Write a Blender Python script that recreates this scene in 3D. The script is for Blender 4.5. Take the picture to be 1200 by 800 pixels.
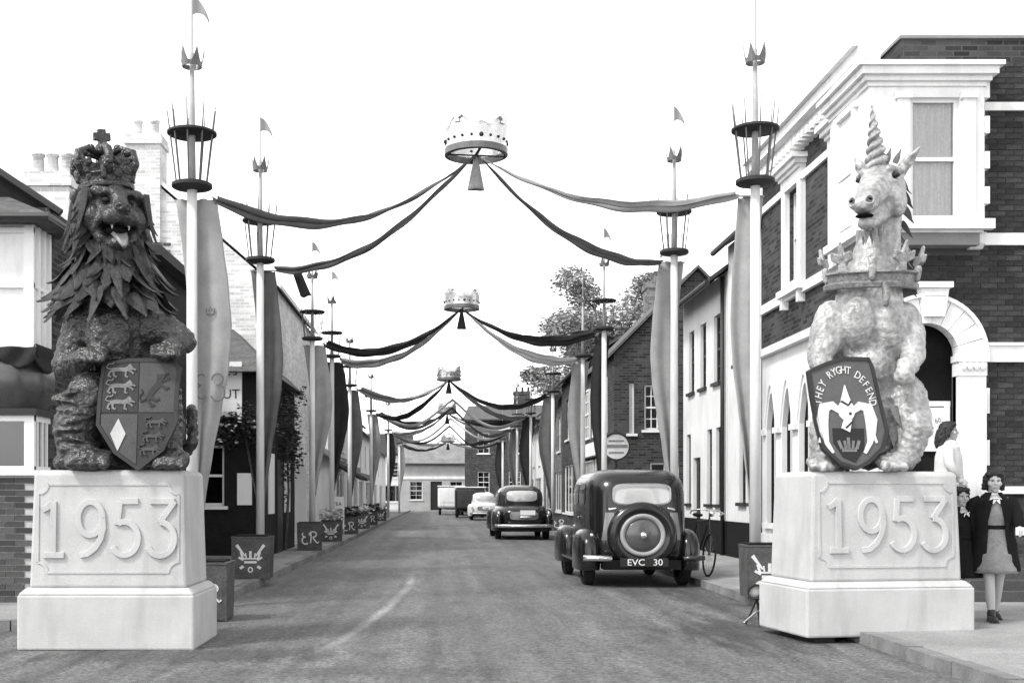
import bpy, bmesh, math, random
from mathutils import Vector, Matrix, noise
random.seed(7)
for o in list(bpy.data.objects): bpy.data.objects.remove(o)
SC = bpy.context.scene
COL = bpy.data.collections.new('street')                  # linked to the scene at the end, so that building stays quick
R = math.radians
V = Vector

# ------------------------------------------------------------------ camera, sky, sun, exposure
FPX, CX, HY, EYE = 1400.0, 518.0, 580.0, 1.4          # focal length in photo pixels, vanishing point, eye height
cam_d = bpy.data.cameras.new('camera'); cam = bpy.data.objects.new('camera', cam_d); COL.objects.link(cam)
cam.location = (0, 0, EYE); cam.rotation_euler = (R(90), 0, 0)
cam_d.sensor_width = 36; cam_d.lens = 36 * FPX / 1200
cam_d.shift_x = (600 - CX) / 1200; cam_d.shift_y = (HY - 400) / 1200
cam_d.clip_end = 3000; cam_d.clip_start = 0.1
SC.camera = cam
SUN_AZ, SUN_EL = 236, 50
world = bpy.data.worlds.new('World'); SC.world = world; world.use_nodes = True
wn, wl = world.node_tree.nodes, world.node_tree.links
sky = wn.new('ShaderNodeTexSky'); sky.sky_type = 'NISHITA'; sky.sun_disc = False
sky.sun_elevation = R(SUN_EL); sky.sun_rotation = R(SUN_AZ); sky.dust_density = 0.0; sky.air_density = 2.4; sky.ozone_density = 0.0
bw = wn.new('ShaderNodeRGBToBW')
wl.new(sky.outputs[0], bw.inputs[0]); wl.new(bw.outputs[0], wn['Background'].inputs[0])
wn['Background'].inputs[1].default_value = 0.15
sun_d = bpy.data.lights.new('sun', 'SUN'); sun = bpy.data.objects.new('sun', sun_d); COL.objects.link(sun)
sun_d.energy = 1.5; sun_d.angle = R(11); sun_d.color = (1, 0.995, 0.985)
az, el = R(SUN_AZ), R(SUN_EL)
to_sun = V((math.sin(az) * math.cos(el), math.cos(az) * math.cos(el), math.sin(el)))
sun.rotation_euler = to_sun.to_track_quat('Z', 'Y').to_euler(); sun.location = to_sun * 60
SC.view_settings.view_transform = 'Standard'; SC.view_settings.look = 'None'
SC.view_settings.gamma = 1; SC.view_settings.exposure = 1.3

# ------------------------------------------------------------------ helpers
def at(px, py, D): return V(((px - CX) * D / FPX, D, EYE - (py - HY) * D / FPX))

class MB:
    def __init__(s): s.v = []; s.f = []
    def add(s, vs, fs):
        b = len(s.v); s.v += [V(p) for p in vs]; s.f += [tuple(b + i for i in f) for f in fs]; return s
    def box(s, x0, x1, y0, y1, z0, z1, M=None):
        vs = [V((x, y, z)) for z in (z0, z1) for y in (y0, y1) for x in (x0, x1)]
        if M: vs = [M @ p for p in vs]
        return s.add(vs, [(0,2,3,1),(4,5,7,6),(0,1,5,4),(1,3,7,5),(3,2,6,7),(2,0,4,6)])
    def taper(s, x0, x1, y0, y1, z0, z1, i):           # box whose top is inset by i
        vs = [(x0,y0,z0),(x1,y0,z0),(x0,y1,z0),(x1,y1,z0),(x0+i,y0+i,z1),(x1-i,y0+i,z1),(x0+i,y1-i,z1),(x1-i,y1-i,z1)]
        return s.add(vs, [(0,2,3,1),(4,5,7,6),(0,1,5,4),(1,3,7,5),(3,2,6,7),(2,0,4,6)])
    def prism(s, poly, o=(0,0,0), u=(1,0,0), v=(0,0,1), n=(0,-1,0), d0=0.0, d1=0.02):
        o, u, v, n = V(o), V(u), V(v), V(n); k = len(poly)
        a = [o + u*p[0] + v*p[1] + n*d0 for p in poly]; b = [o + u*p[0] + v*p[1] + n*d1 for p in poly]
        return s.add(a + b, [tuple(range(k)), tuple(range(2*k-1, k-1, -1))] + [(i, k+i, k+(i+1) % k, (i+1) % k) for i in range(k)])
    def stroke(s, pts, w, o=(0,0,0), u=(1,0,0), v=(0,0,1), n=(0,-1,0), d0=0.0, d1=0.02, closed=False):
        o, u, v, n = V(o), V(u), V(v), V(n); k = len(pts); P = [V((p[0], p[1])) for p in pts]
        ws = w if isinstance(w, (list, tuple)) else [w] * k
        rows = []
        for i in range(k):
            a = P[(i-1) % k] if (closed or i > 0) else P[i]; b = P[(i+1) % k] if (closed or i < k-1) else P[i]
            t = b - a; t = t / t.length if t.length > 1e-9 else V((1, 0)); nn = V((-t.y, t.x)) * ws[i] / 2
            l, r = P[i] + nn, P[i] - nn
            for q, d in ((l, d0), (l, d1), (r, d1), (r, d0)): rows.append(o + u*q.x + v*q.y + n*d)
        fs = []
        for i in range(k if closed else k-1):
            a, b = 4*i, 4*((i+1) % k)
            for j in range(4): fs.append((a+j, a+(j+1) % 4, b+(j+1) % 4, b+j))
        if not closed: fs += [(0,3,2,1), (4*k-4, 4*k-3, 4*k-2, 4*k-1)]
        return s.add(rows, fs)
    def tube(s, pts, r, seg=10, cap=True):
        P = [V(p) for p in pts]; k = len(P); rs = r if isinstance(r, (list, tuple)) else [r] * k
        vs = []; ref = None
        for i in range(k):
            t = (P[min(i+1, k-1)] - P[max(i-1, 0)]); t.normalize()
            if ref is None: ref = V((0,0,1)) if abs(t.z) < .9 else V((1,0,0))
            a = ref - t * ref.dot(t); a.normalize(); ref = a; b = t.cross(a)
            vs += [P[i] + (a*math.cos(2*math.pi*j/seg) + b*math.sin(2*math.pi*j/seg)) * rs[i] for j in range(seg)]
        fs = [(i*seg+j, i*seg+(j+1) % seg, (i+1)*seg+(j+1) % seg, (i+1)*seg+j) for i in range(k-1) for j in range(seg)]
        if cap: fs += [tuple(range(seg-1, -1, -1)), tuple((k-1)*seg + j for j in range(seg))]
        return s.add(vs, fs)
    def lathe(s, prof, c=(0,0,0), seg=24, ax='z', cap=True):
        c = V(c); vs = []
        for r, h in prof:
            for j in range(seg):
                a = 2*math.pi*j/seg; p, q = r*math.cos(a), r*math.sin(a)
                vs.append(c + (V((p, q, h)) if ax == 'z' else V((h, p, q)) if ax == 'x' else V((p, h, -q))))
        k = len(prof)
        fs = [(i*seg+j, i*seg+(j+1) % seg, (i+1)*seg+(j+1) % seg, (i+1)*seg+j) for i in range(k-1) for j in range(seg)]
        if cap: fs += [tuple(range(seg-1, -1, -1)), tuple((k-1)*seg+j for j in range(seg))]
        return s.add(vs, fs)
    def ball(s, c, r, M=None, seg=14, rings=9):
        r = (r, r, r) if not isinstance(r, (list, tuple)) else r; c = V(c); M = M or Matrix.Identity(3)
        vs = [c + M @ V((0,0,-r[2]))]
        for i in range(1, rings):
            p = -math.pi/2 + math.pi*i/rings
            vs += [c + M @ V((r[0]*math.cos(p)*math.cos(2*math.pi*j/seg), r[1]*math.cos(p)*math.sin(2*math.pi*j/seg), r[2]*math.sin(p))) for j in range(seg)]
        vs.append(c + M @ V((0,0,r[2]))); n = len(vs) - 1
        fs = [(0, 1+(j+1) % seg, 1+j) for j in range(seg)]
        for i in range(rings-2):
            a = 1 + i*seg
            fs += [(a+j, a+(j+1) % seg, a+seg+(j+1) % seg, a+seg+j) for j in range(seg)]
        a = 1 + (rings-2)*seg
        fs += [(a+j, a+(j+1) % seg, n) for j in range(seg)]
        return s.add(vs, fs)
    def cap(s, p0, r0, p1, r1, seg=12):                # tapered capsule
        p0, p1 = V(p0), V(p1); d = (p1-p0).normalized()
        pts, rs = [], []
        for a in (80, 55, 28, 0): pts.append(p0 - d*r0*math.sin(R(a))); rs.append(r0*math.cos(R(a)))
        for a in (0, 28, 55, 80): pts.append(p1 + d*r1*math.sin(R(a))); rs.append(r1*math.cos(R(a)))
        return s.tube(pts, rs, seg)
    def chain(s, pts, seg=12):                          # [(point, radius), ...]
        for (a, ra), (b, rb) in zip(pts, pts[1:]): s.cap(a, ra, b, rb, seg)
        return s
    def grid(s, fn, nu, nv, wrap=False):
        vs = [fn(i/nu, j/nv) for j in range(nv+1) for i in range(nu if wrap else nu+1)]
        w = nu if wrap else nu+1
        fs = [(j*w+i, j*w+(i+1) % w, (j+1)*w+(i+1) % w, (j+1)*w+i) for j in range(nv) for i in range(nu)]
        return s.add(vs, fs)
    def xf(s, M): s.v = [M @ p for p in s.v]; return s
    def mesh(s, name, mat=None, smooth=False):
        me = bpy.data.meshes.new(name); me.from_pydata([tuple(p) for p in s.v], [], s.f)
        bm = bmesh.new(); bm.from_mesh(me); bmesh.ops.recalc_face_normals(bm, faces=bm.faces); bm.to_mesh(me); bm.free()
        if mat: me.materials.append(mat)
        if smooth:
            for p in me.polygons: p.use_smooth = True
        return me
    def build(s, name, mat, parent=None, smooth=False, bevel=0, solid=0, angle=None):
        o = bpy.data.objects.new(name, s.mesh(name, mat, smooth)); COL.objects.link(o)
        if parent: o.parent = parent
        if solid:
            m = o.modifiers.new('thickness', 'SOLIDIFY'); m.thickness = solid; m.offset = 0
        if bevel:
            m = o.modifiers.new('bevel', 'BEVEL'); m.width = bevel; m.segments = 2; m.limit_method = 'ANGLE'; m.angle_limit = R(40)
        if angle and smooth:
            try:
                me = o.data
                me.set_sharp_from_angle(angle=R(angle))
            except Exception: pass
        return o

def tag(o, label=None, cat=None, group=None, kind=None):
    if label: o['label'] = label
    if cat: o['category'] = cat
    if group: o['group'] = group
    if kind: o['kind'] = kind
    return o
def thing(name, label, cat, loc=(0,0,0), rz=0, group=None):
    o = bpy.data.objects.new(name, None); COL.objects.link(o); o.empty_display_size = .2
    o.location = loc; o.rotation_euler = (0, 0, rz); return tag(o, label, cat, group)
def place(me, name, parent=None, loc=(0,0,0), rot=(0,0,0), scale=(1,1,1), M=None):
    o = bpy.data.objects.new(name, me); COL.objects.link(o)
    if parent: o.parent = parent
    if M is not None: o.matrix_local = M
    else: o.location = loc; o.rotation_euler = rot; o.scale = scale
    return o
def copy_tree(o, parent=None):
    c = o.copy(); COL.objects.link(c); c.parent = parent
    for ch in o.children: copy_tree(ch, c)
    return c
def arc(cx, cy, rx, ry, a0, a1, n=10): return [(cx + rx*math.cos(R(a0+(a1-a0)*i/n)), cy + ry*math.sin(R(a0+(a1-a0)*i/n))) for i in range(n+1)]

def evaluate(ob):                                       # mesh of one object with its modifiers applied
    SC.collection.objects.link(ob); dg = bpy.context.evaluated_depsgraph_get()
    me = bpy.data.meshes.new_from_object(ob.evaluated_get(dg)); bpy.data.objects.remove(ob); return me
def text_mesh(txt, size, depth=0.004, mat=None, sx=1.0, align='CENTER'):
    cu = bpy.data.curves.new('lettering', 'FONT'); cu.body = txt; cu.size = size; cu.extrude = depth; cu.align_x = align; cu.align_y = 'CENTER'
    cu.resolution_u = 3
    me = evaluate(bpy.data.objects.new('lettering', cu)); bpy.data.curves.remove(cu)
    for v in me.vertices: v.co.x *= sx
    me.materials.clear()
    if mat: me.materials.append(mat)
    return me

def remesh(mb, voxel, smooth=6, fac=0.5):
    me = mb.mesh('tmp'); ob = bpy.data.objects.new('tmp', me)
    m = ob.modifiers.new('r', 'REMESH'); m.mode = 'VOXEL'; m.voxel_size = voxel; m.use_smooth_shade = True
    if smooth:
        s = ob.modifiers.new('s', 'SMOOTH'); s.factor = fac; s.iterations = smooth
    out = evaluate(ob); bpy.data.meshes.remove(me)
    return out
def brush(me, c, r, vec, p=2):
    c, vec = V(c), V(vec); r2 = r*r
    for v in me.vertices:
        d = (v.co - c).length_squared
        if d < r2: v.co += vec * (1 - d/r2) ** p
def rough_up(me, amp, scale, zfn=None):
    me.update(); nl = [v.normal.copy() for v in me.vertices]
    for v, n_ in zip(me.vertices, nl):
        k = zfn(v.co) if zfn else 1
        if k: v.co += n_ * amp * k * noise.fractal(v.co * scale, 1.0, 2.0, 3)
def finish(me, name, mat, parent):
    me.materials.clear(); me.materials.append(mat)
    for p in me.polygons: p.use_smooth = True
    o = bpy.data.objects.new(name, me); COL.objects.link(o); o.parent = parent; return o

# ------------------------------------------------------------------ materials (a black and white photograph: neutral greys)
MATS = {}
def node_mat(name):
    m = bpy.data.materials.new(name); m.use_nodes = True; nt = m.node_tree
    return m, nt, nt.nodes['Principled BSDF']
def N(nt, typ, **kw):
    n = nt.nodes.new(typ)
    for k, v in kw.items():
        if k.startswith('_'): setattr(n, k[1:], v)
        else: n.inputs[k.replace('_', ' ')].default_value = v
    return n
def math_n(nt, op, a, b):
    n = nt.nodes.new('ShaderNodeMath'); n.operation = op
    for i, x in enumerate((a, b)):
        if isinstance(x, (int, float)): n.inputs[i].default_value = x
        else: nt.links.new(x, n.inputs[i])
    return n.outputs[0]
def remap(nt, x, a, b, c, d):
    n = nt.nodes.new('ShaderNodeMapRange'); nt.links.new(x, n.inputs[0])
    for i, q in enumerate((a, b, c, d)): n.inputs[i+1].default_value = q
    return n.outputs[0]
def stretch(nt, vec, sc):
    n = nt.nodes.new('ShaderNodeMapping'); n.inputs['Scale'].default_value = sc; nt.links.new(vec, n.inputs[0]); return n.outputs[0]
def nz(nt, vec, scale, detail=5, rough=.6):
    n = N(nt, 'ShaderNodeTexNoise', Scale=scale, Detail=detail, Roughness=rough); nt.links.new(vec, n.inputs['Vector']); return n.outputs['Fac']
def grey(name, v, rough=.8, var=.25, scale=3, grain=.12, gscale=90, bump=.15, metal=0, spec=.35, rnd=0.0, st=(1,1,1), sheen=0, world=False, stain=0, coat=0):
    m, nt, b = node_mat(name); L = nt.links
    tc = nt.nodes.new('ShaderNodeTexCoord'); src = tc.outputs['Object']
    if world:
        g = nt.nodes.new('ShaderNodeNewGeometry'); src = g.outputs['Position']
    vec = stretch(nt, src, st)
    n1 = nz(nt, vec, scale); n2 = nz(nt, src, gscale, 2, .5)
    f = math_n(nt, 'MULTIPLY', remap(nt, n1, .25, .75, 1-var, 1+var), remap(nt, n2, .3, .7, 1-grain, 1+grain))
    if rnd:
        oi = nt.nodes.new('ShaderNodeObjectInfo'); f = math_n(nt, 'MULTIPLY', f, remap(nt, oi.outputs['Random'], 0, 1, 1-rnd, 1+rnd))
    if stain:
        sv = stretch(nt, src, (2.2, 2.2, .35)); n3 = nz(nt, sv, 2.3, 4, .55); f = math_n(nt, 'MULTIPLY', f, remap(nt, n3, .5, .72, 1, 1-stain))
    f = math_n(nt, 'MULTIPLY', f, v)
    c = nt.nodes.new('ShaderNodeCombineColor')
    for i in range(3): L.new(f, c.inputs[i])
    L.new(c.outputs[0], b.inputs['Base Color'])
    b.inputs['Metallic'].default_value = metal; b.inputs['Specular IOR Level'].default_value = spec
    L.new(remap(nt, n1, .2, .8, max(.02, rough-.08), min(1, rough+.08)), b.inputs['Roughness'])
    if coat: b.inputs['Coat Weight'].default_value = coat; b.inputs['Coat Roughness'].default_value = .08
    if bump:
        bn = N(nt, 'ShaderNodeBump', Strength=bump, Distance=.02); L.new(math_n(nt, 'ADD', n2, n1), bn.inputs['Height']); L.new(bn.outputs[0], b.inputs['Normal'])
    MATS[name] = m; return m
def brickmat(name, v, mortar, var=.5):
    m, nt, b = node_mat(name); L = nt.links
    tc = nt.nodes.new('ShaderNodeTexCoord'); sp = nt.nodes.new('ShaderNodeSeparateXYZ'); L.new(tc.outputs['Object'], sp.inputs[0])
    cb = nt.nodes.new('ShaderNodeCombineXYZ'); L.new(math_n(nt, 'ADD', sp.outputs[0], sp.outputs[1]), cb.inputs[0]); L.new(sp.outputs[2], cb.inputs[1])
    br = N(nt, 'ShaderNodeTexBrick', Scale=1.0); L.new(cb.outputs[0], br.inputs['Vector'])
    br.inputs['Brick Width'].default_value = .225; br.inputs['Row Height'].default_value = .075; br.inputs['Mortar Size'].default_value = .009
    g = lambda x: (x, x, x, 1)
    br.inputs['Color1'].default_value = g(v*(1-var)); br.inputs['Color2'].default_value = g(v*(1+var)); br.inputs['Mortar'].default_value = g(mortar)
    n1 = nz(nt, tc.outputs['Object'], 1.3); n2 = nz(nt, tc.outputs['Object'], 40, 3)
    f = math_n(nt, 'MULTIPLY', remap(nt, n1, .25, .75, .75, 1.25), remap(nt, n2, .25, .75, .8, 1.2))
    mx = nt.nodes.new('ShaderNodeVectorMath'); mx.operation = 'SCALE'; L.new(br.outputs['Color'], mx.inputs[0]); L.new(f, mx.inputs['Scale'])
    L.new(mx.outputs[0], b.inputs['Base Color']); b.inputs['Roughness'].default_value = .9; b.inputs['Specular IOR Level'].default_value = .1
    bn = N(nt, 'ShaderNodeBump', Strength=.5, Distance=.01); L.new(remap(nt, br.outputs['Fac'], 0, 1, 1, 0), bn.inputs['Height']); L.new(bn.outputs[0], b.inputs['Normal'])
    MATS[name] = m; return m
def glassmat(name, tint=.9, gloss=.25):
    m, nt, b = node_mat(name); L = nt.links
    t = nt.nodes.new('ShaderNodeBsdfTransparent'); t.inputs[0].default_value = (tint, tint, tint, 1)
    g = nt.nodes.new('ShaderNodeBsdfGlossy'); g.inputs['Roughness'].default_value = .04
    mx = nt.nodes.new('ShaderNodeMixShader'); lw = nt.nodes.new('ShaderNodeFresnel'); lw.inputs[0].default_value = 1.5
    L.new(remap(nt, lw.outputs[0], 0, 1, .02, 1), mx.inputs[0]); L.new(t.outputs[0], mx.inputs[1]); L.new(g.outputs[0], mx.inputs[2])
    L.new(mx.outputs[0], nt.nodes['Material Output'].inputs[0]); MATS[name] = m; return m

def roadmat():
    m, nt, b = node_mat('asphalt'); L = nt.links
    g = nt.nodes.new('ShaderNodeNewGeometry'); p = g.outputs['Position']
    big = nz(nt, stretch(nt, p, (1.2, .35, 1)), .9, 6, .65); mid = nz(nt, stretch(nt, p, (3, .5, 1)), 1.6, 5, .6); fine = nz(nt, p, 34, 4, .75); grit = nz(nt, p, 110, 2, .6)
    f = math_n(nt, 'MULTIPLY', remap(nt, big, .28, .72, .74, 1.22), remap(nt, mid, .3, .7, .78, 1.22))
    f = math_n(nt, 'MULTIPLY', f, remap(nt, fine, .3, .7, .55, 1.45)); f = math_n(nt, 'MULTIPLY', f, remap(nt, grit, .3, .7, .7, 1.3))
    ck = N(nt, 'ShaderNodeTexVoronoi', Scale=.55); ck.feature = 'DISTANCE_TO_EDGE'
    wob = nt.nodes.new('ShaderNodeVectorMath'); wob.operation = 'ADD'; nn = N(nt, 'ShaderNodeTexNoise', Scale=2.0, Detail=4.0); L.new(p, nn.inputs['Vector']); L.new(p, wob.inputs[0]); L.new(nn.outputs['Color'], wob.inputs[1]); L.new(wob.outputs[0], ck.inputs['Vector'])
    f = math_n(nt, 'MULTIPLY', f, remap(nt, ck.outputs['Distance'], 0, .02, .75, 1))
    trk = nz(nt, stretch(nt, p, (2.2, .035, 1)), 1.0, 3, .5); f = math_n(nt, 'MULTIPLY', f, remap(nt, trk, .3, .7, .72, 1.28))
    vo = N(nt, 'ShaderNodeTexVoronoi', Scale=38.0); L.new(p, vo.inputs['Vector']); spk = nt.nodes.new('ShaderNodeSeparateColor'); L.new(vo.outputs['Color'], spk.inputs[0])
    f = math_n(nt, 'MULTIPLY', f, remap(nt, spk.outputs[0], 0, 1, .62, 1.38))
    sx = nt.nodes.new('ShaderNodeSeparateXYZ'); L.new(p, sx.inputs[0])
    for cx_, cy_, rx_, ry_, k_ in ((3.1, 12.2, .9, 1.7, .5), (-2.2, 10.4, 1.5, .55, .6), (3.55, 16.5, .5, 3.0, .62), (-.6, 9.4, 1.3, .35, .75)):   # darker oval patches of road, edges broken by noise
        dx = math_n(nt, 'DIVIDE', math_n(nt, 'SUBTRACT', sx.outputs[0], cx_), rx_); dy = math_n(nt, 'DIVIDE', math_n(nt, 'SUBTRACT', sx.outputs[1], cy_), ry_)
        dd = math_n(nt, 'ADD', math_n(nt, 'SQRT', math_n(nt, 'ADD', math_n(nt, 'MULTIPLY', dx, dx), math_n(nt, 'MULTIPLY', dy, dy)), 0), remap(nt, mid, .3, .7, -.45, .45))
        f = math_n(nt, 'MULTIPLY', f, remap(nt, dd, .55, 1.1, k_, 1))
    yv = sx.outputs[1]; cu_ = -0.000091                                # a worn chalk mark curving along the road
    for k_ in (-0.002570, 0.203989, -2.830322): cu_ = math_n(nt, 'ADD', math_n(nt, 'MULTIPLY', yv, cu_), k_)
    off = math_n(nt, 'ABSOLUTE', math_n(nt, 'ADD', math_n(nt, 'SUBTRACT', sx.outputs[0], cu_), remap(nt, fine, .3, .7, -.03, .03)), 0)
    on = math_n(nt, 'MULTIPLY', remap(nt, off, .015, .09, 1, 0), math_n(nt, 'MULTIPLY', remap(nt, yv, 10.2, 11.6, 0, 1), remap(nt, yv, 19, 21.5, 1, 0)))
    f = math_n(nt, 'ADD', f, math_n(nt, 'MULTIPLY', math_n(nt, 'MULTIPLY', on, remap(nt, mid, .35, .6, .4, 1)), 1.5))
    f = math_n(nt, 'MULTIPLY', f, .112)
    c = nt.nodes.new('ShaderNodeCombineColor')
    for i in range(3): L.new(f, c.inputs[i])
    L.new(c.outputs[0], b.inputs['Base Color']); L.new(remap(nt, big, .3, .7, .5, .8), b.inputs['Roughness']); b.inputs['Specular IOR Level'].default_value = .3
    bn = N(nt, 'ShaderNodeBump', Strength=.6, Distance=.012); L.new(math_n(nt, 'ADD', fine, math_n(nt, 'MULTIPLY', big, 2)), bn.inputs['Height']); L.new(bn.outputs[0], b.inputs['Normal'])
    return m

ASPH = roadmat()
def pavemat():
    m = grey('paving', .25, .85, .3, 1.1, .25, 60, .3, world=True); return m
PAVE = pavemat()
KERB = grey('kerb_stone', .2, .8, .3, 5, .2, 80, .3, rnd=.25)
EARTH = grey('ground_earth', .12, .9, .3, .2, .1, 20, .1)
PLASTER = grey('plinth_plaster', .46, .85, .12, 2.6, .09, 120, .25, stain=.16)
BRONZE = grey('statue_bronze', .02, .32, .5, 6, .35, 38, .6, spec=.45)
BRONZE2 = grey('statue_bronze_light', .036, .3, .65, 6, .4, 38, .8, spec=.5)
SILVER = grey('statue_silver', .30, .36, .65, 4.5, .3, 22, .7, spec=.6, st=(1,1,.45))
SILVERD = grey('statue_silver_dark', .16, .42, .5, 9, .3, 40, .5, spec=.5)
HORN = grey('horn_paint', .3, .5, .5, 9, .3, 50, .5)
POLEW = grey('pole_paint', .62, .6, .14, 3, .05, 60, .05, st=(1,1,.3), stain=.2)
POLEG = grey('pole_grey', .32, .6, .3, 3, .1, 60, .05)
IRON = grey('disc_paint', .035, .65, .3, 8, .1, 60, .1, spec=.15)
ROD = grey('rod_paint', .09, .6, .3, 8, .1, 60, .05)
GILT = grey('gilt_crown', .55, .28, .35, 6, .15, 60, .15, metal=.8, spec=.5)
GILTD = grey('gilt_crown_band', .12, .35, .35, 6, .1, 60, .1, metal=.4)
CLOTHS = [grey('cloth_mid', .29, .9, .16, 4, .1, 110, .15, spec=.08), grey('cloth_dark', .03, .9, .2, 4, .1, 120, .15, spec=.08), grey('cloth_pale', .6, .9, .1, 4, .05, 120, .1), grey('cloth_deep', .11, .9, .2, 4, .1, 120, .15, spec=.08)]
WHITE = grey('white_stucco', .76, .8, .09, 1.2, .04, 60, .08, stain=.16)
WHITEP = grey('white_paint', .76, .5, .05, 2, .03, 60, .03)
RENDER = grey('pale_render', .66, .85, .12, .9, .06, 40, .15, stain=.18)
TARRED = grey('black_tar', .01, .7, .3, 2, .1, 60, .1, spec=.1)
DKPAINT = grey('dark_paint', .02, .5, .3, 3, .1, 60, .05)
MIDPAINT = grey('mid_paint', .2, .6, .2, 3, .1, 60, .05)
SLATE = grey('roof_slate', .04, .8, .4, 2, .2, 12, .6, st=(1,1,6))
TILE = grey('roof_tile', .09, .8, .4, 2, .25, 14, .6, st=(1,1,6))
TIMBER = grey('dark_timber', .014, .75, .4, 4, .3, 40, .2, spec=.12)
CURTAIN = grey('net_curtain', .8, .9, .16, 3, .08, 30, .2, st=(8,8,.3))
ROOM = grey('dark_interior', .012, .9, .3, 2, .1, 20, 0, spec=.05)
GLASS = glassmat('window_glass')
BR_DARK = brickmat('brick_dark', .05, .085); BR_MID = brickmat('brick_mid', .13, .2); BR_PALE = brickmat('brick_pale', .56, .66, .2); BR_R1 = brickmat('brick_red', .05, .075)
BRICKP = grey('brick_piece', .042, .9, .35, 9, .3, 60, .3, rnd=.35, spec=.1)
BRICKQ = grey('brick_piece_worn', .06, .85, .3, 9, .25, 90, .3, rnd=.45)
MORTAR = grey('mortar', .065, .9, .2, 5, .2, 60, .2)
MORTARL = grey('mortar_pale', .42, .9, .2, 5, .2, 60, .2)
PAPER = grey('paper_white', .75, .8, .05, 3, .03, 60, 0)
INK = grey('ink_black', .02, .8, .1, 3, .05, 60, 0)
BOXM = grey('tub_paint', .085, .75, .4, 5, .25, 60, .1, spec=.12)
EMBW = grey('emblem_paint', .62, .7, .1, 5, .1, 60, .05)
CARB = grey('car_black', .010, .25, .15, 2, .1, 80, .0, spec=.35, coat=.35)
CARG = grey('car_dark_grey', .02, .25, .15, 2, .1, 80, .0, spec=.4, coat=.4)
CHROME = grey('chrome', .75, .18, .1, 3, .05, 60, 0, metal=.9)
RUBBER = grey('tyre_rubber', .012, .85, .3, 8, .2, 80, .2)
CARGLASS = grey('car_window', .42, .12, .15, 2, .05, 60, 0, spec=.8, coat=.8)
CARGLASSD = grey('car_side_window', .05, .08, .15, 2, .05, 60, 0, spec=.8, coat=.8)
BARK = grey('bark', .08, .9, .3, 6, .3, 40, .5)
def leafmat(name, v):
    m = grey(name, v, .7, .3, 3, .2, 20, 0, rnd=0)
    return m
LEAF = leafmat('tree_leaf', .3); LEAFD = leafmat('climber_leaf', .035); FLOWER = grey('flower_pale', .5, .8)
SKIN = grey('skin_tone', .4, .6, .08, 6, .05, 60, .05); HAIR = grey('hair_dark', .018, .55, .3, 20, .3, 80, .3)
COAT = grey('coat_cloth', .012, .9, .25, 6, .2, 90, .2, spec=.08); DRESS = grey('dress_cloth', .2, .9, .25, 9, .15, 60, .2); BLOUSE = grey('blouse_cloth', .55, .9, .1, 6, .08, 60, .15); SHOE = grey('shoe_leather', .03, .5)
SHF = grey('shield_field', .025, .6, .3, 6, .15, 60, .1); SHM = grey('shield_mid', .055, .6, .3, 6, .15, 60, .1); SHL = grey('shield_light', .16, .6, .3, 6, .15, 60, .1); SHU = grey('shield_grey', .09, .65, .2, 4, .1, 60, .1)
# ------------------------------------------------------------------ ground, road, pavements
KL, KR, PH = -2.8, 3.95, 0.11
tag(MB().box(-700, 700, -60, 1400, -.6, -.03).build('ground', EARTH), kind='structure')
def road_z(u, v):
    x = -30 + 60*u; y = -8 + 118*v; c = (x - .55) / 3.4
    return V((x, y, .0 + (.018 * max(0, 1 - c*c) if abs(c) < 1 else 0) + .004*noise.noise(V((x*.7, y*.5, 0)))))
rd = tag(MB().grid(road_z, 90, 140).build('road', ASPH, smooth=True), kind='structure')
gp = lambda x, y: ((x-CX)*EYE/(y-HY), FPX*EYE/(y-HY))
pr = MB(); pr.box(KR+.14, 40, -8, 110, -.2, PH); pr = tag(pr.build('pavement_right', PAVE), kind='structure')
PLD = 12.3
pl = MB(); pl.prism([(-40, PLD+.14), (-3.5, PLD+.14), (-3.1, PLD+.24), (-2.94, PLD+.55), (KL-.14, PLD+.9), (KL-.14, 110), (-40, 110)], u=(1,0,0), v=(0,1,0), n=(0,0,1), d0=-.2, d1=PH)
pl = tag(pl.build('pavement_left', PAVE), kind='structure')
ks = MB().box(-.07, .07, -.445, .445, -.18, 0).mesh('kerb_stone', KERB)
def kerb(parent, pts):
    for i, (a, b) in enumerate(zip(pts, pts[1:])):
        a, b = V(a), V(b); d = b - a; L = d.length; n = max(1, round(L/.9)); 
        for k in range(n):
            c = a + d*((k+.5)/n)
            o = place(ks, 'kerb_stone', parent, (c.x + random.uniform(-.006, .006), c.y, PH + .004 + random.uniform(-.006, .006)), (0, 0, math.atan2(-d.x, d.y)), (1, L/n/.9, 1))
kerb(pr, [(KR+.07, y) for y in (3, 20, 60)])
kerb(pl, [(-12, PLD+.07), (-3.5, PLD+.07), (-3.06, PLD+.2), (-2.88, PLD+.55), (KL-.07, PLD+1), (KL-.07, 60)])
MB().box(KR, KR+.14, 60.02, 110, -.2, PH+.003).build('kerb_run', KERB, pr)
MB().box(KL-.14, KL, 60.02, 110, -.2, PH+.003).build('kerb_run', KERB, pl)
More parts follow.
